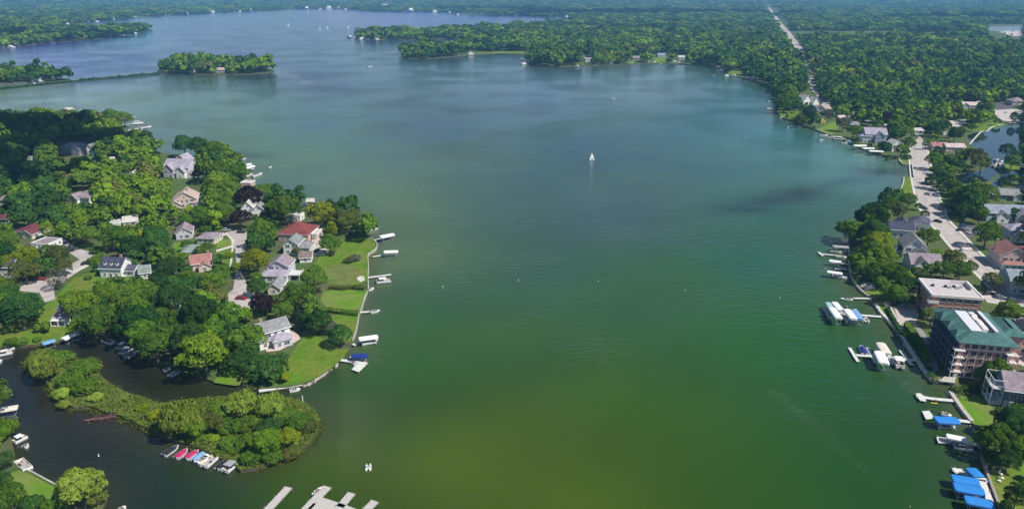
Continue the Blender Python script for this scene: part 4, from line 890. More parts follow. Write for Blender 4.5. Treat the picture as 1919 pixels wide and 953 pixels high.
HR('low_house', 'mauve-roofed house cut by the west edge of the view', None, 4, 384, 24, 9, 3, 'hip', 2.2, 'cream', 'mauve', -8)
HR('low_house', 'dark maroon-roofed house at the west edge above the yellow trees', None, 4, 420, 26, 9, 3, 'hip', 2.2, 'grey', 'darkred', -8)
HR('small_house', 'grey house glimpsed under the trees between street and inlet', None, 322, 594, 20, 8, 3, 'gx', 2, 'white', 'grey', 12)
HR('small_house', 'white-walled house by the docks at the north tip of the west woods', None, 128, 216, 12, 8, 5, 'gx', 2, 'white', 'pale', 5)
# east bank
HR('white_house', 'white house with navy roof nearest the lake below the main road', 'the navy-roofed white house', 1688, 446, 42, 9, 4.6, 'gx', 2.8, 'white', 'navy', -16, [(.15, 5, 6, 7, 5.6, 'gy', 2.6, 'white', 'slate')])
HR('slate_house', 'slate-roofed house touching the main road beside the navy-roofed one', 'the slate-roofed roadside house', 1722, 434, 30, 9, 4.2, 'hip', 2.6, 'white', 'slate', -20, [(.2, 5, 8, 7, 4, 'hip', 2.2, 'lav', 'slate')])
HR('gabled_house', 'tall white house with grey roof and broad white-edged front gable', 'the tall white-edged gable house', 1712, 484, 40, 11, 5.8, 'gy', 4, 'white', 'grey', -14, [(-.62, -1, 5, 6, 2.8, 'hip', 1.6, 'white', 'slate'), (.2, -5.6, 5.5, 4, 4.2, 'gy', 2.2, 'white', 'mauve')])
HR('gabled_house', 'mauve-roofed house with small white front gable behind the brick block', 'the mauve house behind the brick block', 1734, 510, 54, 10, 4.2, 'gx', 3, 'white', 'mauve', -8, [(-.18, -5.2, 6, 4, 4, 'gy', 2.8, 'white', 'grey'), (.3, -5, 3.6, 3, 3, 'gx', 1.6, 'pink', 'mauve')])
HR('long_house', 'long blue-grey roofed house with white walls east of the road', 'the long blue-grey roofed house', 1888, 416, 76, 11, 5.2, 'gx', 3, 'blue', 'bluegrey', -6, [(-.18, -5.5, 6, 5, 4, 'gy', 2.4, 'white', 'bluegrey'), (.3, -6, 7, 6, 5, 'gy', 2.6, 'white', 'lavender')], chim=(0, 1))
HR('grey_house', 'lavender-grey hip-roofed house between the pink and long blue houses', 'the lavender hip-roofed house', 1910, 452, 40, 9, 5.6, 'hip', 2.6, 'lav', 'lavender', -8, [(-.2, -5, 6, 4, 3, 'gy', 2, 'white', 'lavender')])
r_, v_ = HR('pink_house', 'pale pink gabled house with red-brown roof and white porch windows', 'the pink gabled house', 1898, 503, 52, 12, 6, 'gy', 4, 'pink', 'pinkred', -10, [(-.1, -7.5, 9.5, 3, 2.9, 'hip', 1.3, 'white', 'pinkred'), (.6, 2, 6, 9, 5.2, 'gx', 3.2, 'pink', 'red')], chim=(-.42, 2))
HR('blue_house', 'pale blue house at the east edge beside the driveway lawn', 'the pale blue house', 1920, 552, 56, 12, 6, 'gx', 2.8, 'blue', 'bluegrey', -12)
HR('low_house', 'grey-roofed house with bright white end wall beside the channel', 'the grey-roofed channel house', 1880, 374, 52, 9, 3.4, 'gx', 2.4, 'grey', 'grey', -14, [(.45, -4.5, 6, 5, 3.2, 'gy', 2, 'white', 'pale')])
HR('white_house', 'white two-storey house beyond the pond near the parking lots', 'the white house beyond the pond', 1817, 206, 26, 10, 5, 'gx', 2.6, 'white', 'pinkwhite', -10, [(-.3, -5, 6, 6, 4.5, 'gy', 2.2, 'white', 'grey')])
HR('long_house', 'long pink and white roofed building between road and pond', 'the long pink-roofed building', 1790, 284, 34, 9, 3.6, 'gx', 2.0, 'pink', 'pinkwhite', -6, [(-.72, 3, 12, 9, 3.6, 'gx', 2.2, 'pink', 'pinkred')])
HR('white_house', 'pale hip-roofed cottage among dark trees east of the road bend', 'the pale hip-roofed cottage', 1741, 225, 17, 9, 3.4, 'hip', 2.4, 'white', 'pale', -8)
HR('small_house', 'little white-roofed house right where the main road disappears in trees', 'the little white-roofed house', 1722, 251, 15, 8, 3, 'gx', 1.6, 'white', 'pale', -6)
HR('large_house', 'mauve hip-roofed house beyond the parking lots at the east edge', 'the mauve house beyond the parking', 1910, 198, 26, 14, 4.5, 'hip', 3.6, 'cream', 'mauve', -4)
HR('steep_house', 'white house with steep striped gables on the point', 'the white steep-gabled point house', 1512, 200, 20, 11, 6, 'gy', 6, 'white', 'pale', 24, [(.7, -6, 8, 8, 5, 'gy', 5, 'white', 'pale')])
HR('large_house', 'pinkish-grey hip-roofed house on the wooded point', 'the pinkish-grey point house', 1543, 211, 28, 13, 4, 'hip', 4, 'cream', 'peach', -16, [(-.2, -7, 9, 7, 4, 'gy', 3.4, 'white', 'mauve')])
HR('yellow_cottage', 'small bright yellow cottage by the shore of the wooded point', 'the yellow cottage', 1543, 231, 9, 6, 4.4, 'gy', 2, 'yellow', 'greygreen', 0)
HR('large_house', 'large lavender-blue lake house above a row of boats', 'the large lavender-blue lake house', 1640, 267, 38, 13, 7, 'gx', 4, 'lav', 'lavender', -10, [(-.45, -2, 9, 10, 5, 'hip', 3, 'white', 'lavender'), (.15, -6.6, 7, 6, 6, 'gy', 3, 'blue', 'bluegrey')], chim=(.3, 1))
HR('gabled_house', 'white gabled house nearest the causeway bridge', 'the white house by the bridge', 1681, 284, 22, 9, 5.2, 'gy', 3.4, 'white', 'pale', 10)
HR('small_house', 'grey cottage behind the lavender-blue lake house row', None, 1601, 243, 14, 9, 4, 'gx', 2.6, 'white', 'grey', -10)
r_, v_ = HR('deck_house', 'gabled house toned dark blue-grey by shade with white-framed decks at the east corner', 'the shaded house with decks', 1912, 768, 62, 11, 6.4, 'gx', 3.4, 'shadeblue', 'mauve', -16, [(.28, -5.8, 4.5, 3, 3.6, 'gx', 1.6, 'white', 'mauve')])  # gable end's shade is painted into the dark siding colour
w0 = v_[0][2]
for z in (.4, 3.3): deck(r_, -w0 / 2 - 1.8, -1.5, z + 2.5 if z > 1 else z + .2, 3.4, 7)
b = MB()
for y in (-5, -1.5, 2): b.box(-w0 / 2 - 3.4, y, 4.4, .12, .12, 8.6)
for z in (3.2, 6.0, 8.7): b.box(-w0 / 2 - 3.4, -1.5, z, .11, 7, .12)
for y in (-5, 2): b.box(-w0 / 2 - 1.7, y, 8.7, 3.4, .14, .14)
b.build('deck_frame', TRIM, r_)
# far shore houses
for (u, v, wp, wc, rc, lb) in [(1277,112,12,'white','pale','white-gabled house with boats below on the far wooded shore'),(1192,113,12,'grey','mauve','mauve-roofed house beside a small lawn on the far wooded shore'),
  (1240,107,15,'blue','bluegrey','blue-grey house above the bright lawn on the far wooded shore'),(1103,116,12,'white','grey','white house low at the water beside a dark tree mass on the far shore'),
  (414,136,16,'peach','peach','peach-coloured house alone on the wooded island shore'),(357,137,5,'white','pale','tiny white hut under the trees of the wooded island'),
  (883,103,10,'white','pinkwhite','white house at the water on the outer spit of the far shore'),(823,98,9,'cream','grey','grey house in a notch of trees on the outer spit'),
  (67,153,14,'white','pale','white house under the trees of the low west headland'),(1094,110,8,'cream','grey','cream cottage beside the far shore white house')]:
    HR('shore_house', lb, None, u, v, wp, 9, 4.2, 'gx' if wp > 10 else 'gy', 2.6, wc, rc, (u % 17) - 8, win='f' if wp > 11 else '', group='houses on the far shores')
# settlement specks: far cottages, each its own object, sharing three meshes
def far_cottage_protos():
    out = []
    for i, (w_, d_, rc, wc) in enumerate([(14, 10, 'pale', 'white'), (18, 11, 'pinkwhite', 'white'), (12, 12, 'grey', 'cream')]):
        root = empty('cottage'); vol = (0, 0, w_, d_, 5, 'gx' if i < 2 else 'hip', 3.5, wc, rc); wall_part(root, vol); roof_part(root, vol)
        cachekids(root); out.append(root)
    return out
FC = far_cottage_protos()
def far_cottage(u, v, px, label, i, group):
    p = G(u, v, GZ)
    if p.y > 5300: p.z = hill_h(p.x, p.y)
    k = PROJ(p.x, p.y, p.z)[2]; o = copy_tree(FC[i % 3]); s = px / k / (15 if p.y < 1400 else 21)
    o.location = p; o.rotation_euler = (0, 0, (i * 37 % 50 - 25) * .02); o.scale = (s, s, s * .9)
    tag(o, label, 'house', group)
for i, (u, v, px) in enumerate([(172,16,4),(98,43,9),(162,41,5),(172,38,6),(180,40,4),(212,37,5),(350,25,4),(395,22,3)]):
    far_cottage(u, v, px, 'pale house on the hazy north-west far shore', i, 'houses on the hazy north-west shore')
for i, (u, v, px) in enumerate([(18,87,8),(40,81,8),(70,76,12),(78,78,8),(98,78,5),(155,72,8),(170,71,6),(206,69,5),(255,63,7)]):
    far_cottage(u, v, px, 'small pale house under dark trees on the long west spit', i, 'houses on the long west spit')
for i, (u, v, px) in enumerate([(722,13,14),(742,12,6),(757,14,12),(678,17,4),(712,17,4),(762,10,4),(600,17,5),(620,17,5),(780,16,4)]):
    far_cottage(u, v, px, 'pale building of the settlement on the hazy north shore', i, 'buildings of the hazy north shore settlement')
for i, (u, v, px) in enumerate([(848,20,6),(830,22,5),(858,24,4),(1000,11,5),(1012,13,4),(1030,12,8),(1048,14,4),(1033,15,4),(1060,24,5),(1055,26,4),(1086,13,5),(1100,13,5),(1117,12,6),(1140,12,6),(960,28,3),(890,13,4),(1267,8,5),(1285,10,5),(1345,25,5),(1350,26,5),(1375,26,7),(1420,25,4),(1478,8,5),(1406,2,5),(1540,1,6),(1560,2,5),(1575,1,4)]):
    far_cottage(u, v, px, 'pale house scattered in the hazy woods beyond the lake', i, 'houses in the hazy northern woods')
for i, (u, v, px) in enumerate([(1567,88,5),(1585,104,4),(1780,91,6),(1850,79,5),(1700,102,4),(1608,165,5),(1586,173,8),(1637,172,4),(1713,137,5),(1690,151,5),(1724,190,11),(1868,64,7),(1885,63,9),(1900,66,10),(1898,60,6),(1690,258,4),(1480,62,0)]):
    if px: far_cottage(u, v, px, 'pale rooftop glimpsed in the broad eastern woods', i, 'rooftops in the eastern woods')
for i, (u, v, px) in enumerate([(814,67,7),(830,68,5),(867,76,8),(895,78,6),(910,79,10),(932,80,7),(795,67,5),(720,72,6)]):
    far_cottage(u, v, px, 'pale house on the inner spit of the far wooded shore', i, 'houses on the inner far spit')
for i, (u, v, px, lb) in enumerate([(1478,186,9,'grey-roofed cottage on the neck of the wooded point'),(1575,222,12,'pale cottage inland of the yellow cottage'),(1600,214,10,'pale cottage deep in the trees north of the lavender-blue house'),(1662,238,11,'pale cottage behind the dark purple eastern tree'),(1700,226,12,'cottage roof just north of the little white-roofed house'),(1768,252,14,'cottage roof across the road from the little white-roofed house'),(1835,196,12,'cottage roof east of the white house beyond the pond'),(1845,300,12,'cottage roof between the eastern road and the pond docks'),(1760,310,12,'cottage roof under the trees east of the bridge'),(1915,355,16,'cottage roof at the east edge south of the pond'),(1810,470,14,'cottage roof in the trees beyond the main road bend'),(1905,395,12,'pale garage roof behind the long blue-grey house'),
  (60,300,16,'cottage roof in the deep western cloud shadow'),(20,250,14,'pale cottage roof at the western woods edge'),(95,330,14,'cottage roof west of the purple-grey hip-roofed house'),(290,300,13,'cottage roof west of the large lavender house'),(208,300,12,'cottage roof between the cloud shadow and the lavender house'),(420,396,13,'cottage roof among trees by the purple-leaved pair'),(292,402,13,'cottage roof west of the big pinkish house'),(180,430,14,'cottage roof behind the pale side street'),(440,372,12,'cottage roof inland of the beige boathouse')]):
    far_cottage(u, v, px, lb, i, 'roofs glimpsed between the near trees')
for r in FC:
    for c in CHILD[r.name]:
        for g in CHILD.get(c.name, []): bpy.data.objects.remove(g)
        bpy.data.objects.remove(c)
    bpy.data.objects.remove(r)

# the five-storey block with the green roof
BRICK = mat('pink_brick', (.56, .35, .32), .9, .12, 2.5, second=(.48, .29, .265), sscale=.8)
BRICKB = mat('brown_brick', (.36, .19, .14), .9, .12, 2.5, second=(.30, .16, .12), sscale=.8)
BAND = mat('pale_band', (.74, .68, .65), .8, .06, 1)
GRAVELR = mat('grey_flat_roof', (.46, .42, .42), .9, .12, .8)
def frame_from(A, B, Cc, z):
    a, b_, c = G(*A, z), G(*B, z), G(*Cc, z)
    f = (b_ - a); s = (c - a); rz = math.atan2(f.y, f.x); rs = math.atan2(s.y, s.x) - math.pi / 2
    rot = (rz + rs) / 2; ctr = a + Vector((math.cos(rot), math.sin(rot), 0)) * f.length / 2 + Vector((-math.sin(rot), math.cos(rot), 0)) * s.length / 2
    return Vector((ctr.x, ctr.y, GZ)), rot, f.length, s.length
def win_mesh2(wd, ht, fm):
    b = MB(); b.box(0, 0, 0, wd, .05, ht, mi=1)
    for sx in (-1, 1): b.box(sx * (wd / 2 + .03), -.02, 0, .07, .12, ht + .14, mi=0)
    for sz in (-1, 1): b.box(0, -.02, sz * (ht / 2 + .04), wd - .02, .12, .08, mi=0)
    b.box(0, -.03, 0, .05, .05, ht - .01, mi=0); o = b.build('window', [fm, GLASS]); me = o.data; bpy.data.objects.remove(o); return me
SIDESHADE = mat('side_shade', (.10, .115, .17), .7, .12, 1)  # shade of the unlit balcony side, painted as a dark slate colour
WIND = win_mesh2(1.9, 1.9, SIDESHADE); WINP = win_mesh2(1.25, 1.5, mat('pinkish_trim', (.50, .40, .38), .7, .05, 1))
def apartment():
    z = 14.2
    c, rot, w, d = frame_from((1800, 637), (1904, 643), (1764, 577), z); w *= .96; d *= .98
    root = empty('apartment_block', (c.x, c.y, GZ - .02), rot, 'five-storey pink brick apartment block with hipped green roof and stacked balconies', 'building')
    LMK.append((c.x, c.y, 'the green-roofed apartment block'))
    h = z - GZ - .6; st = h / 5
    b = MB(); b.box(0, 0, h / 2, w, d, h); wp = b.build('wall', BRICK, root)
    b = MB(); b.box(-w / 2 - .02, 0, h / 2, .12, d - .6, h - .1); b.build('shaded_side', SIDESHADE, root)  # thin dark skin that carries the painted shade of this side
    b = MB(); b.box(0, 0, .55, w + .12, d + .12, 1.1); b.box(0, 0, h - st + .25, w + .1, d + .1, .35); b.box(0, 0, h - .3, w + .14, d + .14, .6)
    for s in range(1, 4): b.box(0, 0, s * st, w + .06, d + .06, .16)
    b.build('stone_band', BAND, root)
    # right rear wing
    b = MB(); b.box(w / 2 + 3.0, d * .12, h / 2 - .1, 6.4, d * .52, h - .2); b.build('wing_wall', BRICK, root)
    def skirt(cx, cy, W_, D_, z0, ins, rise):
        o = [(-1, -1), (1, -1), (1, 1), (-1, 1)]; vs = [(cx + x * (W_ / 2 + .9), cy + y * (D_ / 2 + .9), z0 - .25) for x, y in o] + [(cx + x * (W_ / 2 + .9), cy + y * (D_ / 2 + .9), z0) for x, y in o] + [(cx + x * (W_ / 2 - ins), cy + y * (D_ / 2 - ins), z0 + rise) for x, y in o] + [(cx + x * (W_ / 2 - ins - .3), cy + y * (D_ / 2 - ins - .3), z0 + rise) for x, y in o] + [(cx + x * (W_ / 2 - ins - .3), cy + y * (D_ / 2 - ins - .3), z0 + .2) for x, y in o]
        fs = [(0, 3, 2, 1)]
        for L in range(4): fs += [(L * 4 + i, L * 4 + (i + 1) % 4, L * 4 + 4 + (i + 1) % 4, L * 4 + 4 + i) for i in range(4)]
        fs.append((16, 17, 18, 19)); return vs, fs
    b = MB(); b.add(*skirt(0, 0, w, d, h + .05, 4.2, 2.1)); rf = b.build('roof', RF['green'], root)
    b = MB(); b.add(*skirt(w / 2 + 3.0, d * .12, 6.0, d * .52, h - .3, 2.2, 1.5)); b.build('wing_roof', RF['green'], root)
    for yy in (-d * .28, 0, d * .28):                                   # small cross gables over the balcony stacks
        b = MB(); b.add([(-w / 2 - .95, yy - 3, h + .1), (-w / 2 - .95, yy + 3, h + .1), (-w / 2 + .6, yy, h + 1.75), (-w / 2 + 4, yy, h + 1.9), (-w / 2 + .8, yy - 3, h + .9), (-w / 2 + .8, yy + 3, h + .9)], [(0, 1, 2), (0, 2, 3, 4), (1, 5, 3, 2)]); b.build('cross_gable', RF['green'], rf)
    b = MB(); b.box(0, 0, h + 1.6, w - 9.1, d - 9.1, .3); b.build('flat_roof', GRAVELR, rf)
    b = MB(); 
    b.box(-w * .13, 0, h + 1.99, w * .22, d - 9.6, .5); b.box(w * .235, 0, h + 2.2, w * .07, d - 9.4, .9)
    b.build('roof_walk', mat('pale_membrane', (.56, .56, .60), .8, .06, .8), rf)
    rn = random.Random(3)
    for i in range(9):
        b = MB(); q = -d / 2 + 6.5 + i * (d - 13) / 8; b.box(w * .07 + rn.uniform(-.3, .3), q, h + 2.1, 1.5, 1.5, .75); b.tube((w * .07, q, h + 2.45), (w * .07, q, h + 2.6), .4, n=10); b.build('roof_unit', BAND, rf)
    b = MB(); b.box(w * .155, 0, h + 1.95, 1.5, d - 10, .42); b.build('roof_slot', DARK, rf)
    for s in range(5):
        zz = s * st + st * .52
        for i in range(6):
            x = -w / 2 + w * (i + .9) / 6.9
            place_mesh(WINP, 'window', root, (x, -d / 2 - .07, zz), 0, (1.25 if i in (1, 5) else .95, 1, 1.05))
        for i in range(7):
            y = -d / 2 + d * (i + .6) / 7.3; place_mesh(WIND, 'window', root, (-w / 2 - .12, y, zz), R(-90))
    bal = None
    def bal_mesh(Lx, Ly, slab):
        b = MB(); b.box(0, 0, 0, Lx, Ly, .22, mi=0)
        for sx in (-1, 1): b.box(sx * (Lx / 2 - .04), 0, 1.02, .08, Ly, .08, mi=1)
        b.box(0, -Ly / 2 + .04, 1.02, Lx - .2, .08, .078, mi=1)
        for i in range(int(Ly / .35)): b.box(-Lx / 2 + .04, -Ly / 2 + .2 + i * .35, .55, .03, .03, .86, mi=1)
        for i in range(int(Lx / .35)): b.box(-Lx / 2 + .2 + i * .35, -Ly / 2 + .045, .55, .03, .03, .86, mi=1)
        b.box(-Lx / 2 + .1, -Ly / 2 + .1, -1.3, .16, .16, 2.4, mi=0)
        o = b.build('balcony', [slab, DARK]); me = o.data; bpy.data.objects.remove(o); return me
    bm1 = bal_mesh(2.0, 4.2, SIDESHADE); bm2 = bal_mesh(3.2, 2.6, BAND)
    for s in range(1, 5):
        for i in range(5): place_mesh(bm1, 'balcony', root, (-w / 2 - 1.06, -d / 2 + 4.4 + i * (d - 6) / 5, s * st))
        place_mesh(bm2, 'balcony', root, (-w / 2 - .2, -d / 2 - .5, s * st))
        place_mesh(bm2, 'balcony', root, (w / 2 - .9, -d / 2 - .9, s * st))
apartment()
def brown_block():
    z = 11.6
    c, rot, w, d = frame_from((1749, 550), (1841, 556), (1727, 521), z)
    root = empty('brick_block', (c.x, c.y, GZ - .02), rot, 'brown brick block with pale flat roof and white corner balconies', 'building')
    LMK.append((c.x, c.y, 'the brown brick block'))
    h = z - GZ - .5; b = MB(); b.box(0, 0, h / 2, w, d, h); b.build('wall', BRICKB, root)
    b = MB(); b.box(0, 0, h + .06, w + .5, d + .5, .12); rf = b.build('roof', GRAVELR, root)
    b = MB()
    for sy in (-1, 1): b.box(0, sy * (d / 2 + .25), h - .05, w + .9, .5, 1.0)
    for sx in (-1, 1): b.box(sx * (w / 2 + .25), 0, h - .06, .5, d + .2, .98)
    b.build('parapet', BAND, rf)
    for k, (x, y) in enumerate([(-1.5, 1), (0, .4), (1.6, 1.4), (2.6, 0), (-6, 1.2), (4, 1.2)]):
        b = MB(); b.box(x, y, h + .5, 1.1, .8, .7); b.tube((x, y, h + .8), (x, y, h + 1.1), .25, n=8); b.build('roof_unit', ALU if k % 2 else DARK, rf)
    b = MB(); x0, y0 = w / 2 - 4, d / 2 - 3; b.box(x0, y0, h + .9, 5.5, .35, 1.6); b.box(x0 + 2.6, y0 - 3, h + .9, .35, 5.8, 1.58); b.build('roof_screen', BAND, rf)
    for s in range(3):
        zz = 1.9 + s * 3.3
        for i in range(5): place_mesh(WIN['w'], 'window', root, (-w / 2 + w * (i + 1.3) / 6, -d / 2 - .05, zz))
        for i in range(3): place_mesh(WIN['w'], 'window', root, (-w / 2 - .05, -d / 2 + d * (i + .8) / 3.4, zz), R(-90))
        b = MB(); b.box(-w / 2 + .2, -d / 2 - .7, zz - 1.1, 3.6, 1.6, .25, mi=0); b.box(-w / 2 + .2, -d / 2 - 1.48, zz - .5, 3.6, .1, 1.0, mi=0); b.box(-w / 2 - 1.56, -d / 2 - .7, zz - .5, .1, 1.5, .99, mi=0); b.build('balcony', TRIM, root)
brown_block()

# ---------------------------------------------------------------- docks, seawalls
DOCKN = [0]
def dock(pts, wd, label, m=None, zt=.62, plats=(), posts=True, cat='dock', name='dock', px=True):
    m = m or DECKW
    P = [G(u, v, zt) for u, v in pts] if px else pts
    c = P[0]; root = empty(name, (c.x, c.y, 0), 0, label, cat, 'docks and piers')
    for i in range(len(P) - 1):
        a, e = P[i], P[i + 1]; d = e - a; L = math.hypot(d.x, d.y); rz = math.atan2(d.y, d.x); mid = (a + e) / 2
        b = MB(); b.box(0, 0, 0, L, wd, .16); o = b.build('walkway', m, root); o.location = (mid.x - c.x, mid.y - c.y, zt - .005 * i); o.rotation_euler = (0, 0, rz)
        b = MB(); b.box(0, wd / 2 + .03, -.05, L, .06, .2); b.box(0, -wd / 2 - .03, -.05, L, .06, .2); b.build('edge_rail', ALU, o)
        if posts:
            for k in range(max(2, int(L / 4) + 1)):
                t = min(.97, max(.03, k / max(1, int(L / 4)))); q = a + d * t
                for s in (-1, 1):
                    pb = PO['m']; pp = place_mesh(pb, 'post', root, (q.x - c.x - math.sin(rz) * s * (wd / 2 + .12), q.y - c.y + math.cos(rz) * s * (wd / 2 + .12), 0))
    for pl in plats:
        Q = [G(u, v, zt) for u, v in pl]; b = MB(); b.prism([(q.x - c.x, q.y - c.y) for q in Q], zt - .09, zt + .075); b.build('platform', m, root)
    return root
b = MB(); b.tube((0, 0, -1.2), (0, 0, 1.15), .07, n=7); o_ = b.build('post', WOODP); PO = {'m': o_.data}; bpy.data.objects.remove(o_)
DK = [
 ([(676,433),(690,430)], 1.0, 'short dock beside the pontoon boat off the yellow-green trees'),
 ([(694,453),(712,447),(738,441)], 1.3, 'pale dock with a covered boat at the tip of the west lawn'),
 ([(698,481),(719,477.5)], 1.1, 'narrow dock leading to the round-topped canopy off the west lawn'),
 ([(688,520),(712,517),(733,514)], 1.4, 'pale straight dock off the dry patch of the west lawn'),
 ([(673,585),(692,583.5),(712,581)], 1.3, 'pale dock at the hedge between two west lawns'),
 ([(661,646),(676,641),(708,636)], 1.6, 'dock below the round dark shrub at the lawn corner'),
 ([(632,673),(660,677),(688,681)], 1.5, 'dock with the dark blue canopy off the green point'),
 ([(485,732),(520,727),(568,719)], 1.6, 'long boardwalk along the south edge of the green point'),
 ([(222,248),(262,240),(284,238)], 2.2, 'long white dock at the north tip of the west woods'),
 ([(228,222),(250,220)], 2.0, 'far short dock at the north tip of the west woods'),
 ([(228,234),(268,231)], 2.0, 'middle dock with yellow edge at the north tip of the west woods'),
 ([(452,320),(476,316)], 2.2, 'dock with two canopies below the west woods'),
 ([(1558,451),(1590,455.5)], 1.2, 'shaded dock northernmost in the row below the east trees'),
 ([(1534,475),(1562,478),(1591,481)], 1.2, 'longest dock with T-shaped end in the row below the east trees'),
 ([(1556,491.5),(1591,494.5)], 1.1, 'slim dock between white boats below the east trees'),
 ([(1564,503),(1588,505.5)], 1.0, 'short dock near the white round-ended canopy below the east trees'),
 ([(1599,558.5),(1632,559)], 1.2, 'lone dock with one motorboat north of the covered slips'),
 ([(1548,584),(1580,587),(1612,590),(1652,593)], 1.5, 'main dock of the northern cluster of covered slips'),
 ([(1603,665),(1640,667),(1680,671),(1722,675)], 1.5, 'main dock of the southern cluster of covered slips'),
 ([(1786,750),(1752,747),(1717,742)], 1.6, 'dock with the yellow kayak below the small east lawn'),
 ([(1820,790),(1785,786),(1748,781)], 1.5, 'dock beside the long bright blue canopy'),
 ([(1836,834),(1795,826),(1756,820)], 1.5, 'dock beside the white canopy and moored cruiser'),
 ([(1855,901),(1822,893),(1786,878)], 1.8, 'dock under the stacked bright blue canopies'),
 ([(1840,898),(1848,920),(1856,940)], 1.6, 'dock running along the shore behind the blue canopies'),
 ([(1435,203),(1462,208)], 2.0, 'dock with white boat at the tip of the wooded point'),
 ([(1340,122),(1350,123)], 1.8, 'tiny dock on the far wooded shore'),
 ([(1849,325),(1893,322)], 1.6, 'white dock on the south side of the pond'),
 ([(1893,316),(1925,322)], 1.6, 'white dock at the east end of the pond'),
 ([(1790,330),(1812,332),(1834,338)], 1.2, 'thin white dock along the channel'),
 ([(1855,338),(1871,326)], 1.8, 'pale dock crossing from channel to pond'),
]
for i, (p, wd, lb) in enumerate(DK): dock(p, wd, lb)
# fingers of the slip clusters: parts would be fixed to the main docks, but they float free of it, each its own dock
for p, lb in [([(1543.6,576),(1555,597)], 'outermost finger dock of the northern slip cluster'), ([(1577,578),(1583,599)], 'middle finger dock of the northern slip cluster'), ([(1602,579),(1609,588)], 'inner finger dock of the northern slip cluster'),
  ([(1592,651),(1608,677)], 'outermost finger dock of the southern slip cluster'), ([(1626,651),(1641,680)], 'second finger dock of the southern slip cluster'), ([(1664,660),(1674,682)], 'third finger dock of the southern slip cluster'), ([(1687,656),(1709,683)], 'finger dock of the southern cluster nearest the seawall'),
  ([(1534,472),(1542,479)], 'short T-end float of the longest east dock')]:
    dock(p, 1.1, lb, zt=.55)
PL = [([(1715,737),(1724,736),(1732,742),(1736,752),(1724,750)], 'pale square swim platform at the end of the kayak dock'),
      ([(1728,770),(1741,769),(1752,783),(1735,785)], 'pale square swim platform at the end of the blue canopy dock'),
      ([(1755,820),(1758,829),(1778,830),(1786,828),(1770,821)], 'pale pointed swim platform beside the white canopy'),
      ([(1783,876),(1803,878),(1806,888),(1790,886)], 'pale railed swim platform beside the blue canopies'),
      ([(659,692),(672,697),(688,681),(684,677),(668,682)], 'pale sun deck in front of the dark blue canopy')]
for q, lb in PL:
    Q = [G(u, v, .7) for u, v in q]; c = sum(Q, Vector()) / len(Q); root = empty('swim_platform', (c.x, c.y, 0), 0, lb, 'platform', 'docks and piers')
    b = MB(); b.prism([(p.x - c.x, p.y - c.y) for p in Q], .6, .78); b.build('deck', DECKW, root)
    for p in Q: place_mesh(PO['m'], 'post', root, (p.x - c.x, p.y - c.y, .1))
# piers in front
PC = stripe_mat('pier_boards', (.44, .42, .39), (.30, .28, .26), 1.6, .85, 'X', .12)
dock([(541,912),(503,953),(455,1005)], 2.1, 'single long pier standing alone west of the platform', PC, .75)
dock([(614,911),(585,941),(525,1005)], 2.3, 'pier with a moored boat at its tip joined to the platform', PC, .75, plats=[[(591,938),(600,930),(650,946),(690,962),(640,1010),(520,1010)]])
dock([(659,923),(637,949),(600,995)], 2.1, 'middle pier jutting from the large platform', PC, .745)
dock([(703,938),(688,953),(650,1000)], 2.1, 'easternmost pier of the foreground group', PC, .74)
SEAM = mat('seawall_stone', (.37, .36, .30), .9, .35, .7)
RIPM = mat('shore_stones', (.42, .38, .33), .9, .3, 1.5)
def seawall(pts, label, wd=.4, m=SEAM, h=1.05):
    P = smooth_path([G(u, v, 0) for u, v in pts], 3); L, R2 = ribbon(P, wd); n = len(L); b = MB()
    b.loft([[(L[i].x, L[i].y, h), (R2[i].x, R2[i].y, h), (R2[i].x, R2[i].y, -1), (L[i].x, L[i].y, -1)] for i in range(n)])
    o = b.build('seawall', m); return tag(o, label, 'seawall', 'seawalls along the shores')
seawall([(692,447),(704,455),(707,463),(702,471),(690,480),(691,500),(690,520),(691,545)], 'curved pale seawall round the northern west lawn')
seawall([(689,548),(684,560),(675,590)], 'straight pale seawall of the bright west lawn')
seawall([(673,592),(668,620),(661,640)], 'straight pale seawall below the hedge on the west shore')
seawall([(35,879),(60,888),(84,901),(110,914),(124,912),(150,899)], 'pale seawall edging the lawn in the near west corner')
seawall([(1640,572),(1652,590),(1674,613),(1704,656),(1737,703),(1750,716),(1768,717),(1788,721)], 'long pale seawall walk in front of the apartment block', 1.2, CONC)
seawall([(1780,737),(1787,748),(1806,775),(1821,793)], 'stone shore edge of the small east lawn', 1.2, RIPM)
seawall([(1836,836),(1838,852),(1849,890),(1869,945)], 'dark timber shore wall behind the blue canopies', .7, WOODP)
seawall([(1591,462),(1591,500),(1597,524),(1612,546),(1634,562)], 'timber shore wall below the east trees', .6, SEAM)
seawall([(1694,334),(1692,346),(1683,366)], 'seawall beside the road south of the bridge', .8)
seawall([(1684,298),(1692,309),(1706,311)], 'seawall beside the road north of the bridge', .8)
seawall([(1531,243),(1545,250),(1560,255)], 'low seawall of the lawn on the wooded point', .8)
seawall([(1817,272),(1838,249),(1849,248),(1860,239),(1882,234),(1925,229)], 'pale edge walk round the north side of the pond', 1.2, CONC, 1.05)
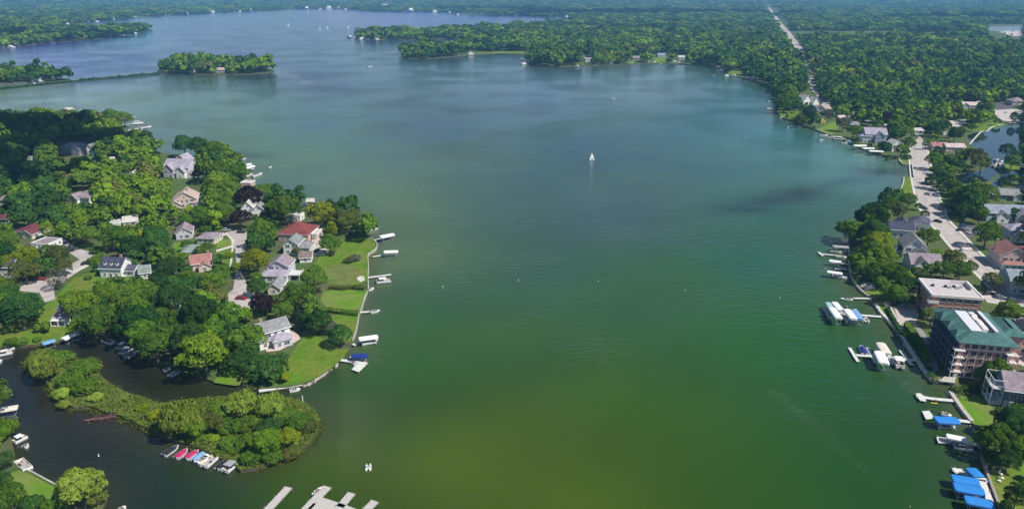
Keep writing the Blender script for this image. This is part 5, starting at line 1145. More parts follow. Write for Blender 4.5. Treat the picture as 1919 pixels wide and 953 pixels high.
# boulders along the natural shores
def rocks(P, n, lab, seed):
    rr = random.Random(seed); b = MB()
    for k in range(n):
        i = rr.randrange(len(P) - 1); p = P[i].lerp(P[i + 1], rr.random()); s = rr.uniform(.25, .7)
        b.box(p.x + rr.uniform(-.8, .8), p.y + rr.uniform(-.8, .8), .2, s * 1.4, s, s * 1.1, rr.uniform(0, 3), taper=.6)
    tag(b.build('rubble', RIPM), kind='stuff')
rocks([G(u, v) for u, v in [(634,680),(616,694),(597,708),(575,722)]], 90, '', 1)
rocks([G(u, v) for u, v in [(1634,562),(1650,588),(1672,612),(1702,655)]], 90, '', 2)
rocks([G(u, v) for u, v in [(1776,733),(1787,748),(1805,775),(1822,795),(1836,828)]], 110, '', 3)
# bridge parapet and boardwalk
b = MB(); a_, c_ = G(1709, 309, GZ), G(1712, 333, GZ); d = c_ - a_; b.box(0, 0, .5, d.length, .5, 1.6); o = b.build('bridge_parapet', CONC); o.location = (a_ + c_) / 2; o.rotation_euler = (0, 0, math.atan2(d.y, d.x)); tag(o, 'concrete parapet where the road crosses the narrow inlet', 'parapet')
dock([(1661,567),(1673,590),(1687,616)], 2.6, 'timber boardwalk beside the paved yard of the brick block', DECK, GZ + .2, posts=False, cat='boardwalk', name='boardwalk')
q = [G(u, v, GZ) for u, v in [(1760,716),(1769,707),(1791,708),(1788,719)]]; b = MB(); b.prism([(p.x, p.y) for p in q], GZ + .3, GZ + .5); tag(b.build('terrace_deck', DECK), 'square timber deck at the water corner of the apartment garden', 'deck')

# ---------------------------------------------------------------- boats
CO = {'white': mat('white_canvas', (.72, .72, .72), .7, .05, 1), 'blue': mat('bright_blue_canvas', (.025, .20, .56), .6, .08, 1), 'navy': mat('dark_blue_canvas', (.015, .03, .20), .6, .08, 1), 'paleblue': mat('pale_blue_canvas', (.16, .32, .56), .6, .08, 1),
      'teal': mat('teal_canvas', (.30, .46, .46), .7, .08, 1), 'magenta': mat('magenta_canvas', (.36, .02, .10), .6, .08, 1), 'purple': mat('dark_purple_canvas', (.06, .03, .10), .6, .08, 1), 'black': mat('black_canvas', (.02, .02, .03), .6, .08, 1), 'cream': mat('cream_canvas', (.62, .58, .50), .7, .06, 1), 'midblue': mat('mid_blue_canvas', (.03, .12, .42), .6, .08, 1), 'yellow': mat('yellow_hull', (.75, .55, .03), .4, .05, 1), 'grey': mat('grey_canvas', (.30, .30, .32), .7, .06, 1)}
HULL = mat('white_gelcoat', (.74, .74, .74), .3, .04, 1, spec=.5)
SEAT = mat('tan_vinyl', (.50, .42, .34), .6, .08, 1)
def hull(b, L, Wd, H, z0=0.0, n=9, mi=0, stern=.92):
    rings = []
    for i in range(n):
        t = i / (n - 1); x = -L / 2 + L * t; q = (1 - max(0, (t - .45) / .55) ** 2.2) * (stern + (1 - stern) * min(1, t * 3)); hw = max(.03, Wd / 2 * q); sh = H * (1 + .18 * t ** 2)
        rings.append([(x, -hw, z0 + sh), (x, -hw * .86, z0 + .05 + .1 * t), (x, 0, z0 - .15 + .25 * t ** 3), (x, hw * .86, z0 + .05 + .1 * t), (x, hw, z0 + sh)])
    b.loft(rings, mi=mi)
PB = {}
def p_pontoon(top=True):
    r = empty('pontoon_boat')
    for s in (-1, 1):
        b = MB(); b.tube((-3.2, s * .85, .25), (2.9, s * .85, .25), .3, n=10); b.tube((2.9, s * .85, .25), (3.5, s * .85, .34), .3, .06, n=10); b.build('float', ALU, r)
    b = MB(); b.box(-.05, 0, .62, 6.5, 2.5, .12); b.build('deck', mat('boat_carpet', (.34, .33, .32), .95, .1, 2), r)
    b = MB()
    for s in (-1, 1): b.box(0, s * 1.2, 1.02, 6.1, .05, .68)
    for s in (-1, 1): b.box(s * 3.02, 0, 1.02, .05, 2.34, .66)
    b.build('side_fence', HULL, r)
    for x, y, w_, d_ in ((2.1, .8, 1.6, .6), (2.1, -.8, 1.6, .6), (-2.1, .75, 1.5, .65), (-2.3, -.8, .9, .6)):
        b = MB(); b.box(x, y, .9, w_, d_, .42); b.box(x, y + (.22 if y > 0 else -.22), 1.2, w_, .16, .3); b.build('seat', SEAT, r)
    b = MB(); b.box(-.6, -.75, 1.05, .5, .6, .7); b.build('console', DARK, r)
    b = MB(); b.box(-3.45, 0, .75, .4, .45, .8, taper=.8); b.box(-3.45, 0, .1, .15, .2, .7); b.build('motor', DARK, r)
    if top:
        b = MB(); n = 7
        rings = [[(x, 1.22 * math.cos(t), 2.35 + .16 * math.sin(t) * (1 if k == 0 else 1) - (0.02 if k else 0)) for t in [math.pi * i / n for i in range(n + 1)]] + [(x, -1.22 * math.cos(t), 2.31 + .12 * math.sin(t)) for t in [math.pi * i / n for i in range(n + 1)]] for k, x in enumerate((-2.0, -.4, 1.3))]
        b.loft(rings); c = b.build('bimini', CO['white'], r)
        b = MB()
        for x in (-1.9, 1.2):
            for s in (-1, 1): b.tube((x * .5 - .3, s * 1.2, 1.3), (x, s * 1.2, 2.34), .025, n=5)
        b.build('bimini_frame', ALU, c)
    return r
def p_motor(cover=None):
    r = empty('motorboat'); b = MB(); hull(b, 6.2, 2.2, .85); b.build('hull', HULL, r)
    if cover is None:
        b = MB(); b.box(-.9, 0, .885, 2.6, 1.5, .05); b.build('cockpit_floor', mat('cockpit_grey', (.16, .15, .15), .8, .1, 2), r)
        b = MB(); b.add([(.6, -.85, .95), (.6, .85, .95), (1.1, .55, .98), (1.1, -.55, .98), (.25, -.8, 1.35), (.25, .8, 1.35)], [(0, 1, 5, 4), (3, 2, 5, 4)]); b.build('windshield', GLASS, r)
        for x, y in ((-.2, -.4), (-.2, .4), (-1.9, 0)):
            b = MB(); b.box(x, y, 1.05, .5, .5 if x > -1 else 1.5, .35); b.box(x - .22, y, 1.25, .12, .5 if x > -1 else 1.5, .4); b.build('seat', SEAT, r)
    else:
        b = MB(); rings = []
        for i in range(8):
            t = i / 7; x = -2.9 + 5.6 * t; hw = 1.12 * (1 - max(0, (t - .5) / .5) ** 2.2 * .9); hz = .95 + .45 * math.sin(math.pi * min(1, t * 1.1)) ** .8
            rings.append([(x, -hw, .8 + .14 * t * t), (x, -hw * .6, (hz + .9) / 2 + .1), (x, 0, hz + .1), (x, hw * .6, (hz + .9) / 2 + .1), (x, hw, .8 + .14 * t * t)])
        b.loft(rings); b.build('cover', CO['blue'], r)
    b = MB(); b.box(-3.3, 0, .9, .45, .45, .8, taper=.75); b.box(-3.3, 0, .2, .14, .2, .8); b.build('motor', DARK, r)
    return r
def p_canopy():
    r = empty('canopy_lift'); b = MB(); n = 8; hw = 1.55
    prof = lambda x, sx: [(x, hw * sx * math.cos(t), 3.0 + .42 * math.sin(t) ** .7 * sx) for t in [math.pi * i / n for i in range(n + 1)]]
    rings = []
    for x, sx in ((-3.75, .72), (-3.6, .9), (-3.1, 1), (0, 1), (3.1, 1), (3.6, .9), (3.75, .72)):
        top = prof(x, sx); rings.append(top + [(x, -hw * sx * 1.01, 2.62), (x, 0, 2.66), (x, hw * sx * 1.01, 2.62)][::1])
    b.loft(rings); b.build('canopy', CO['white'], r)
    for sx in (-1, 1):
        for sy in (-1, 1): b = MB(); b.box(sx * 2.6, sy * 1.45, 1.0, .1, .1, 3.4); b.build('post', ALU, r)
    b = MB()
    for sx in (-1, 1): b.box(sx * 2.6, 0, .35, .12, 2.9, .16)
    for sy in (-1, 1): b.box(0, sy * .7, .5, 5.2, .14, .12)
    b.build('cradle', ALU, r); return r
def p_sail():
    r = empty('sailboat'); b = MB(); hull(b, 5.6, 1.8, .62); b.build('hull', HULL, r)
    b = MB(); b.box(-.6, 0, .68, 2.0, 1.0, .06); b.build('cockpit_floor', mat('cockpit_grey', (.16, .15, .15), .8, .1, 2), r)
    b = MB(); b.tube((.5, 0, .5), (.4, 0, 7.6), .05, .03, n=6); b.build('mast', ALU, r)
    b = MB(); b.tube((.4, 0, 1.35), (-2.4, .5, 1.4), .04, n=6); b.build('boom', ALU, r)
    def sail(p, q, s, bulge, nm):
        b = MB(); N = 7; vs = []; p, q, s = Vector(p), Vector(q), Vector(s)
        for i in range(N + 1):
            for j in range(N + 1 - i):
                u_, v_ = i / N, j / N; w_ = 1 - u_ - v_; P = p * w_ + q * u_ + s * v_; P.y += bulge * 6 * (u_ * v_ + v_ * w_ + u_ * w_) * .33; vs.append(P)
        idx = {}; k = 0
        for i in range(N + 1):
            for j in range(N + 1 - i): idx[i, j] = k; k += 1
        fs = []
        for i in range(N):
            for j in range(N - i):
                fs.append((idx[i, j], idx[i + 1, j], idx[i, j + 1]))
                if j < N - i - 1: fs.append((idx[i + 1, j], idx[i + 1, j + 1], idx[i, j + 1]))
        b.add(vs, fs); b.add([v + Vector((0, .03, 0)) for v in vs], [f[::-1] for f in fs])
        return b.build(nm, mat('sailcloth', (.84, .84, .84), .8, .03, 1), r, smooth=True)
    sail((.38, 0, 1.45), (-2.35, .5, 1.5), (.36, 0, 7.5), .35, 'mainsail'); sail((2.7, 0, .8), (.7, .35, 1.1), (.5, 0, 6.3), .3, 'jib')
    return r
def p_cat():
    r = empty('paddle_boat')
    for s in (-1, 1): b = MB(); hull(b, 3.6, .75, .6, n=8); b.v = [(x, y + s * .62, z) for x, y, z in b.v]; b.build('float', HULL, r)
    b = MB(); b.box(-.5, 0, .64, 1.6, 1.9, .12); b.build('deck', HULL, r)
    for s in (-1, 1): b = MB(); b.box(-.5, s * .5, .85, .6, .6, .3); b.box(-.85, s * .5, 1.1, .15, .6, .5); b.build('seat', CO['grey'], r)
    return r
def p_kayak():
    r = empty('kayak'); b = MB(); n = 9; rings = []
    for i in range(n):
        t = i / (n - 1); x = -1.7 + 3.4 * t; q = max(.05, math.sin(math.pi * t) ** .7); rings.append([(x, .36 * q * math.cos(a), .3 + .17 * q * math.sin(a) + .1 * (2 * t - 1) ** 4) for a in [k * math.pi / 4 for k in range(8)]])
    b.loft(rings); b.build('hull', CO['yellow'], r); b = MB(); b.box(0, 0, .46, .8, .38, .06); b.build('cockpit', DARK, r); return r
def p_buoy():
    r = empty('buoy'); b = MB(); b.tube((0, 0, -.4), (0, 0, .5), .5, .42, n=12); b.tube((0, 0, .5), (0, 0, 1.5), .2, .16, n=10); b.build('body', HULL, r); b = MB(); b.tube((0, 0, .9), (0, 0, 1.15), .215, .205, n=10); b.build('band', CO['cream'], r); return r
def p_far():
    """a boat too far away to show parts: hull and cabin in one"""
    r = MB(); hull(r, 6.5, 2.4, 1.0); r.box(-.4, 0, 1.5, 2.6, 1.7, .9, taper=.85); return r.build('moored_boat', HULL)
PB = {'pontoon': p_pontoon(), 'open': p_pontoon(False), 'motor': p_motor(), 'covered': p_motor('c'), 'canopy': p_canopy(), 'sail': p_sail(), 'cat': p_cat(), 'kayak': p_kayak(), 'buoy': p_buoy(), 'far': p_far()}
LEN = {'pontoon': 7, 'open': 7, 'motor': 6.6, 'covered': 6.6, 'canopy': 7.5, 'sail': 5.6, 'cat': 3.6, 'kayak': 3.4, 'buoy': 1, 'far': 6.5}
CATN = {'pontoon': 'pontoon boat', 'open': 'pontoon boat', 'motor': 'motorboat', 'covered': 'motorboat', 'canopy': 'boat lift', 'sail': 'sailboat', 'cat': 'paddle boat', 'kayak': 'kayak', 'buoy': 'buoy', 'far': 'boat'}
for r in PB.values(): cachekids(r)
def boat(kind, u1, v1, u2, v2, label, col=None, z=None, wy=1.0, group=None, zl=None):
    zz = z if z is not None else (2.9 if kind == 'canopy' else .8)
    a, c = G(u1, v1, zz), G(u2, v2, zz); d = c - a; s = d.length / LEN[kind]; m = (a + c) / 2
    o = copy_tree(PB[kind]); hs = min(1.15, max(.8, s)) if kind != 'far' else s
    o.location = (m.x, m.y, zl if zl is not None else (0 if kind != 'canopy' else 0)); o.rotation_euler = (0, 0, math.atan2(d.y, d.x)); o.scale = (s, hs * wy, hs)
    tag(o, label, CATN[kind], group or ('moored boats' if kind not in ('buoy', 'canopy') else 'marker buoys' if kind == 'buoy' else 'canopied boat lifts'))
    if col:
        for ch in o.children:
            if ch.name.split('.')[0] in ('bimini', 'cover', 'canopy') or (kind == 'kayak' and ch.name.startswith('hull')): recolor(ch, {0: CO[col]})
    return o
BT = [
 ('pontoon',687,431,708,427,'pontoon boat alone off the yellow-green trees of the west point','white'),
 ('canopy',712,444,738,439,'slim white boat canopy at the end of the northernmost lawn dock','white'),
 ('canopy',719,471,746,470,'broad white rounded canopy off the curved west seawall','white'),
 ('pontoon',704,528,733,525,'white covered boat beside the straight dock off the dry lawn','white'),
 ('motor',688,542,701,538,'small white motorboat tucked by the dry lawn seawall',None),
 ('motor',694,583,713,580,'small white motorboat on the dock at the lawn hedge',None),
 ('canopy',672,634,708,629,'long white canopy at the dock by the round dark shrub','white'),
 ('pontoon',676,643,706,638,'white pontoon boat under the dock by the round dark shrub','white'),
 ('canopy',658,664,690,663,'dark blue boat canopy off the green point','navy'),
 ('motor',655,668,686,672,'white speedboat beneath the dark blue canopy',None),
 ('motor',660,680,668,676,'jet ski moored beside the pale sun deck','white'),
 ('motor',542,730,563,726,'white boat at the end of the southern boardwalk',None),
 ('canopy',78,641,103,634,'blue boat canopy on the north bank of the inlet','paleblue'),
 ('kayak',104,636,113,632,'yellow kayak beside the blue inlet canopy','yellow'),
 ('canopy',117,634,148,620,'long white canopy with dark underside on the inlet bank','white'),
 ('covered',140,635,152,626,'dark covered boat beside the long white inlet canopy','black'),
 ('open',193,636,214,643,'flat white boat alone on the inlet east of the long canopy',None),
 ('pontoon',218,653,240,643,'westmost of three boats moored side by side in the inlet','white'),
 ('pontoon',224,663,250,650,'middle boat of three moored side by side in the inlet','white'),
 ('pontoon',236,670,256,657,'eastmost of three boats moored side by side in the inlet','grey'),
 ('motor',305,693,322,686,'white boat under the big inlet tree, farther one',None),
 ('open',316,704,336,694,'white boat under the big inlet tree, nearer one',None),
 ('covered',2,653,28,650,'dark covered boat at the west end of the inlet','black'),
 ('pontoon',-4,664,24,658,'pinkish pontoon boat at the west end of the inlet','cream'),
 ('motor',-10,680,4,672,'white boat stern cut by the west frame edge',None),
 ('open',-8,734,15,727,'white boat poking in from the west below the inlet',None),
 ('canopy',-14,768,33,760,'large pale canopy poking in from the west side','cream'),
 ('pontoon',24,828,50,815,'white covered boat beside the bright drooping tree','white'),
 ('motor',44,836,53,830,'tiny white dinghy near the bright drooping tree',None),
 ('open',34,862,54,880,'white open pontoon boat at the near seawall corner',None),
 ('motor',222,955,236,946,'white bow showing at the bottom edge of the view',None),
 ('covered',305,851,335,832,'black covered boat first in the islet row','black'),
 ('covered',328,856,352,838,'dark purple covered boat second in the islet row','magenta'),
 ('covered',346,857,373,840,'magenta covered boat third in the islet row','magenta'),
 ('covered',361,862,386,842,'blue covered boat fourth in the islet row','paleblue'),
 ('motor',368,866,396,846,'slim white open boat fifth in the islet row',None),
 ('open',380,874,407,851,'wide white open pontoon sixth in the islet row',None),
 ('covered',406,877,428,857,'black covered boat beside the gap in the islet row','black'),
 ('pontoon',419,883,445,862,'grey-topped pontoon last in the islet row','grey'),
 ('cat',690,877,690.5,866,'white twin-hulled paddle boat drifting alone off the piers',None),
 ('motor',588,926,604,910,'small boat on a lift at the tip of the foreground pier',None),
 ('pontoon',236,222,252,219,'white boat on the far short dock of the north tip','white'),
 ('pontoon',246,232,270,230,'white boat on the middle dock of the north tip','white'),
 ('motor',262,240,284,236,'white motorboat at the long dock of the north tip',None),
 ('motor',236,251,252,249,'white boat nearest the trees of the north tip',None),
 ('motor',453,298,461,295,'lone small white boat just north of the west canopies',None),
 ('canopy',454,311,470,307,'farther white canopy of the pair below the west woods','white'),
 ('canopy',456,317,476,312,'nearer white canopy of the pair below the west woods','white'),
 ('motor',460,329,474,325,'small white boat inshore of the dark-decked motorboat',None),
 ('motor',472,330,492,324,'white motorboat with dark deck off the west woods',None),
 ('motor',502,313,510,311,'tiny white boat moored out alone off the west woods',None),
 ('canopy',1560,461,1590,463,'shaded lavender-grey boat canopy below the east trees','grey'),  # shade over this canopy is put into its grey canvas colour
 ('motor',1554,469,1582,471,'shaded boat beside the lavender-grey canopy',None),
 ('motor',1566,479,1590,482,'white boat alongside the longest east dock',None),
 ('canopy',1554,486,1577,489,'narrow white canopy beside the slim east dock','white'),
 ('motor',1569,501,1588,503,'small white boat at the short east dock',None),
 ('canopy',1550,507,1579,511,'long white round-ended canopy below the east trees','white'),
 ('motor',1558,515,1589,520,'white open boat beside the round-ended canopy',None),
 ('motor',1599,560,1574,558,'white motorboat at the lone dock north of the slips',None),
 ('canopy',1551,566,1559,579,'teal-tinted canopy, outermost in the northern slips','teal'),
 ('canopy',1563,567,1576,582,'white canopy behind the dock in the northern slips','white'),
 ('canopy',1558,579,1572,599,'white canopy in front of the dock, outer northern slip','white'),
 ('canopy',1586,582,1600,600,'white canopy in front of the dock, inner northern slip','white'),
 ('canopy',1600,583,1612,600,'pale blue canopy in the northern slips','paleblue'),
 ('motor',1591,604,1584,584,'white-sterned boat under the inner northern canopy',None),
 ('motor',1617,600,1613,592,'first of two jet skis by the pale blue canopy',None),
 ('motor',1626,602,1622,593,'second of two jet skis by the pale blue canopy',None),
 ('covered',1582,580,1588,572,'black covered boat behind the northern slips dock','black'),
 ('covered',1621,663,1613,646,'dark blue speedboat with white trim in the southern slips','navy'),
 ('canopy',1649,644,1662,664,'cream canopy behind the dock of the southern slips','cream'),
 ('canopy',1646,661,1657,684,'white canopy in front of the dock of the southern slips','white'),
 ('pontoon',1688,690,1679,670,'white pontoon boat in the innermost southern slip','white'),
 ('kayak',1744,751,1758,752,'long yellow kayak along the dock of the small east lawn','yellow'),
 ('canopy',1752,784,1797,786,'long bright blue canopy alone at its dock','blue'),
 ('motor',1757,796,1792,798,'white boat side showing under the long blue canopy',None),
 ('motor',1763,772,1785,777,'narrow white boat just beyond the long blue canopy',None),
 ('canopy',1774,813,1814,821,'white canopy standing beside the dark-decked cruiser','white'),
 ('pontoon',1785,834,1824,840,'white pontoon boat with railings in the tree shade','grey'),
 ('canopy',1819,874,1836,890,'small bright blue canopy behind the long blue ones','blue'),
 ('canopy',1784,892,1836,901,'farther of the two long bright blue canopies','blue'),
 ('canopy',1787,909,1845,920,'nearer of the two long bright blue canopies','blue'),
 ('canopy',1808,932,1864,943,'lowest bright blue canopy at the bottom edge','blue'),
 ('motor',1829,893,1838,888,'white boat under the small blue canopy',None),
 ('motor',1436,203,1459,203,'long white boat at the tip of the wooded point',None),
 ('motor',1461,219,1480,218,'grey-white boat just south of the wooded point tip',None),
 ('motor',1475,238,1484,237,'tiny white boat anchored off the wooded point',None),
 ('motor',1535,253,1552,253,'white boat at the low seawall of the point lawn',None),
 ('motor',1550,256,1568,256,'second white boat at the low seawall of the point lawn',None),
 ('motor',1534,262,1543,261,'small white boat moored out from the point lawn',None),
 ('pontoon',1560,260,1586,261,'cream-topped boat in the row below the lavender-blue house','cream'),
 ('motor',1577,267,1588,267,'small white boat second in the row below the lavender-blue house',None),
 ('covered',1584,265,1606,267,'blue covered boat in the row below the lavender-blue house','paleblue'),
 ('canopy',1599,274,1624,274,'long white canopy in the row below the lavender-blue house','white'),
 ('canopy',1616,279,1638,279,'slim white canopy in the row below the lavender-blue house','white'),
 ('canopy',1628,284,1655,285,'last white canopy in the row below the lavender-blue house','white'),
 ('motor',1144,184,1153,184,'lone white motorboat far out on the open lake',None),
 ('motor',689,125,698,124,'lone white open boat between island and spit',None),
 ('motor',1632,412,1639,411,'white dinghy by the trees at the road bend',None),
]
for t in BT:
    lb = t[5]; wy = 1.25 if 'islet row' in lb else 1.3 if 'blue canop' in lb and t[0] == 'canopy' and t[1] > 1700 else .82 if 'northern slips' in lb or 'northern slip' in lb else 1.0
    boat(*t[:6], col=t[6], wy=wy)
for k, (u1, v1, u2, v2) in enumerate([(1864,302,1872,298),(1870,310,1879,303),(1860,313,1868,308)]):
    boat('motor', u1, v1, u2, v2, ['northern white boat at the pond dock', 'middle white boat at the pond dock', 'southern white boat at the pond dock'][k], zl=GZ + .01)
# sailboats
def sailboat(u, v, hpx, ang, label):
    p = G(u, v, 0); k = PROJ(p.x, p.y, 0)[2]; o = copy_tree(PB['sail']); s = hpx / k / 7.4; o.location = p; o.rotation_euler = (0, 0, R(ang)); o.scale = (s, s, s); tag(o, label, 'sailboat', 'sailboats on the lake')
sailboat(1109, 300, 14.5, 205, 'white sailboat under full sail alone in the middle of the lake')
sailboat(541, 49, 5.5, 200, 'westmost of four sailboats on the far open water')
sailboat(600, 56, 4.8, 205, 'second from the west of four sailboats on the far open water')
sailboat(614, 54.5, 4.8, 210, 'third from the west of four sailboats on the far open water')
sailboat(653, 53, 4.5, 215, 'eastmost of four sailboats on the far open water')
sailboat(496, 18, 5, 200, 'broad white sail close under the hazy north shore')
for i, (u, v, s, lb) in enumerate([(830,538,1,'marker buoy off the west lawns'),(971,526,1.1,'marker buoy west of the middle of the lake'),(1121,527,.9,'marker buoy in the middle of the lake'),(1284,544,.9,'marker buoy east of the middle of the lake'),(1461,558,1,'marker buoy off the apartment slips'),(185,854,1,'white buoy alone in the dark inlet mouth'),(1705,949,.6,'small round buoy at the bottom edge near the blue canopies'),(1547,504,.9,'white buoy beside the round-ended canopy'),(1479,237,0,''),(1568,276,.8,'white buoy off the row of boats by the lavender-blue house')]):
    if s:
        p = G(u, v, 0); o = copy_tree(PB['buoy']); o.location = p; k = PROJ(p.x, p.y, 0)[2]; q = s * .42; o.scale = (q, q, q * 1.3); tag(o, lb, 'buoy', 'marker buoys')
p = G(568, 757, 0); o = copy_tree(PB['buoy']); o.location = p; o.scale = (.8, .8, 2); tag(o, 'slim white channel marker between the boardwalk and the islet', 'buoy', 'marker buoys')
# far moored boats: a few pixels each, one object each, no parts
FB = {
 'tiny white boat moored along the far wooded shore': ('boats along the far wooded shore', [(978,113,8),(984,117,8),(982,120,9),(992,98,6),(1072,117,4),(1082,125,9),(1105,118,8),(1143,120,11),(1151,119,7),(1166,119,6),(1184,119,6),(1214,116,9),(1227,117,5),(1238,120,5),(1264,116,8),(1271,118,8),(1298,117,9),(1320,118,5),(1330,121,8),(1340,122,12),(1350,127,14),(1345,132,9),(1352,133,8),(1338,141,5),(1362,142,9),(1376,143,12),(1402,148,11),(1414,148,12),(1428,149,8),(1440,151,6),(1456,157,12),(1442,189,4)]),
 'tiny white boat moored by the outer spit of the far shore': ('boats by the outer far spit', [(802,108,4),(808,106,4),(861,104,5),(868,104,6),(879,102,6),(1162,0,0)]),
 'tiny white boat moored along the inner spit of the far shore': ('boats along the inner far spit', [(656,71,8),(664,69,7),(678,74,10),(690,75,8),(705,75,12),(722,74,7),(745,71,10),(757,70,9),(770,69,7),(783,67,7),(813,71,5),(866,80,8),(903,80,9)]),
 'tiny white boat moored along the long west spit': ('boats along the long west spit', [(4,90,10),(22,89,14),(35,86,8),(60,83,9),(76,81,7),(93,79,5),(101,79,5),(152,72,8),(253,64,7),(232,66,5),(175,72,6)]),
 'white speck of a boat along the hazy north-west shore': ('boats along the hazy north-west shore', [(90,50,10),(118,47,9),(127,46,6),(165,42,6),(183,41,6),(212,38,6),(225,36,4),(255,32,6),(310,29,5),(318,28,4),(350,27,5),(380,25,4),(400,24,5),(430,22,6),(450,22,5),(470,21,4)]),
 'white speck of a boat along the hazy north shore': ('boats along the hazy north shore', [(575,18,5),(600,18,6),(617,17,6),(635,17,7),(648,18,5),(770,23,8),(790,22,6),(815,24,6),(842,26,7),(858,28,5),(968,30,6),(985,29,5),(1000,29,6),(1030,31,5),(1045,31,6),(1062,34,6)]),
 'tiny boat under the trees of the low west headland': ('boats by the low west headland', [(60,154,6),(78,153,8),(65,156,5)]),
}
for lb, (gp, L) in FB.items():
    for i, (u, v, px) in enumerate(L):
        if not px: continue
        dv = ((i * 7) % 5 - 2) * .04 * px; boat('far', u - px / 2, v + dv / 2, u + px / 2, v - dv / 2, lb, group=gp, z=.5)
for r in PB.values():
    for c in CHILD.get(r.name, []):
        for g in CHILD.get(c.name, []): bpy.data.objects.remove(g)
        bpy.data.objects.remove(c)
    bpy.data.objects.remove(r)

# ---------------------------------------------------------------- cars, chairs, small things
def p_car():
    r = empty('parked_car'); b = MB()
    prof = [(-2.2, .35), (-2.25, .75), (-1.9, .95), (-1.3, 1.0), (.9, .98), (2.0, .82), (2.25, .6), (2.25, .35)]
    b.loft([[(x, y * (1 if z < .9 else .94), z) for x, z in prof] for y in (-.9, -.45, .45, .9)]); b.build('body', mat('car_paint', (.3, .3, .32), .3, .03, 1, metal=.2, spec=.5), r)
    b = MB(); b.loft([[(-1.75, -.78, .97), (-1.3, -.66, 1.45), (.3, -.66, 1.45), (1.0, -.78, .97)], [(-1.75, .78, .97), (-1.3, .66, 1.45), (.3, .66, 1.45), (1.0, .78, .97)]]); b.build('window', GLASS, r)
    b = MB(); b.box(-.5, 0, 1.47, 1.6, 1.3, .05); b.build('roof', mat('car_paint', (.3, .3, .32)), r)
    for x in (-1.4, 1.4):
        for y in (-.85, .85): b = MB(); b.tube((x, y - .1, .33), (x, y + .1, .33), .33, n=12); b.build('wheel', DARK, r)
    return r
car0 = p_car(); cachekids(car0)
PAINT = {k: mat('paint_' + k, c, .3, .03, 1, metal=.1, spec=.5) for k, c in {'dark': (.03, .03, .035), 'silver': (.42, .43, .45), 'red': (.30, .02, .02), 'white': (.72, .72, .72), 'blue': (.03, .07, .18)}.items()}
CARS = [(1734.5,346,'dark',-62,'dark car farther north of two driving on the causeway road'),(1739,365,'silver',-62,'silver car nearer of two driving on the causeway road'),(1731,391,'dark',-60,'dark car at the roadside trees by the bend'),(1757,416,'dark',-40,'dark car on the road bend by the slate-roofed house'),
 (1805,424,'blue',10,'dark blue van in the roadside parking lot'),(1813,430,'silver',10,'silver car beside the blue van in the roadside lot'),(1820,437,'white',10,'white car nearest the big dark tree in the roadside lot'),(1800,432,'dark',10,'dark car nearest the road in the roadside lot'),
 (452,560,'red',-10,'red car parked at the south end of the short street'),(452,436,'dark',0,'dark car parked at the north end of the short street'),(425,432,'silver',8,'silver car parked in the drive by the oval lawn'),(162,495,'dark',20,'dark car parked beside the clipped hedge'),(131,470,'dark',-20,'dark car at the bend of the pale side street'),(112,450,'silver',-30,'silver car at the upper end of the pale side street'),(64,525,'dark',8,'dark car in the shade at the west cul-de-sac'),(76,524,'red',4,'dark red car in the shade at the west cul-de-sac'),
 (1912,640,'dark',70,'dark car beside the apartment block entrance'),(1916,660,'silver',70,'silver car beside the apartment block'),(1852,551,'dark',6,'dark car behind the brown brick block'),(1885,212,'white',20,'white car in the large lot beyond the pond'),(1900,214,'dark',20,'dark car in the large lot beyond the pond'),(606,474,'silver',4,'silver car on the lawnside parking pad'),(596,472,'dark',4,'dark car on the lawnside parking pad'),(1858,430,'dark',0,'dark car under the trees by the lavender house'),(1742,330,'dark',-64,'small dark car near the bridge')]
for u, v, c, a, lb in CARS:
    p = G(u, v, Z4 + .005); o = copy_tree(car0); o.location = p; o.rotation_euler = (0, 0, R(a)); tag(o, lb, 'car', 'cars on the roads and lots'); 
    for ch in o.children:
        if ch.name.split('.')[0] in ('body', 'roof'): recolor(ch, {0: PAINT[c]})
for c in CHILD[car0.name]: bpy.data.objects.remove(c)
bpy.data.objects.remove(car0)
def lawn_chair(u, v, a, m, lb):
    p = G(u, v, GZ); r = empty('lawn_chair', (p.x, p.y, GZ + .01), R(a), lb, 'chair', 'lawn chairs')
    b = MB(); b.box(0, 0, .38, .75, .7, .08); b.build('seat', m, r)
    b = MB(); b.box(0, .38, .75, .75, .08, .8); b.build('backrest', m, r)
    for x in (-.33, .33):
        for y in (-.3, .3): b = MB(); b.box(x, y, .17, .08, .08, .36); b.build('leg', m, r)
WICK = mat('white_resin', (.72, .68, .60), .6, .06, 2)
lawn_chair(1875, 889, 20, WICK, 'pale lawn chair farthest from the water near the blue canopies'); lawn_chair(1878, 897, 60, WICK, 'pale lawn chair in the middle of the group near the blue canopies'); lawn_chair(1872.5, 902, -40, WICK, 'pale lawn chair nearest the water by the blue canopies')
lawn_chair(1622, 537, 20, WICK, 'white chair on the paved nook under the east trees, northern one'); lawn_chair(1628, 540, -30, WICK, 'white chair on the paved nook under the east trees, southern one'); lawn_chair(1633, 537, 70, WICK, 'white chair on the paved nook under the east trees, inland one')
def umbrella_table(u, v, lb, m):
    p = G(u, v, GZ + .26); r = empty('patio_table', (p.x, p.y, p.z), 0, lb, 'patio table', 'patio furniture')
    b = MB(); b.tube((0, 0, .7), (0, 0, .76), .6, n=14); b.build('table_top', WICK, r); b = MB(); b.tube((0, 0, 0), (0, 0, .7), .06, n=6); b.build('leg', DARK, r)
for u, v, lb in [(543,640,'round table on the pink terrace near its tip'),(528,648,'round table in the middle of the pink terrace'),(590,448,'round table on the terrace of the red hip-roofed house'),(596,456,'second round table on the terrace of the red hip-roofed house')]: umbrella_table(u, v, lb, None)
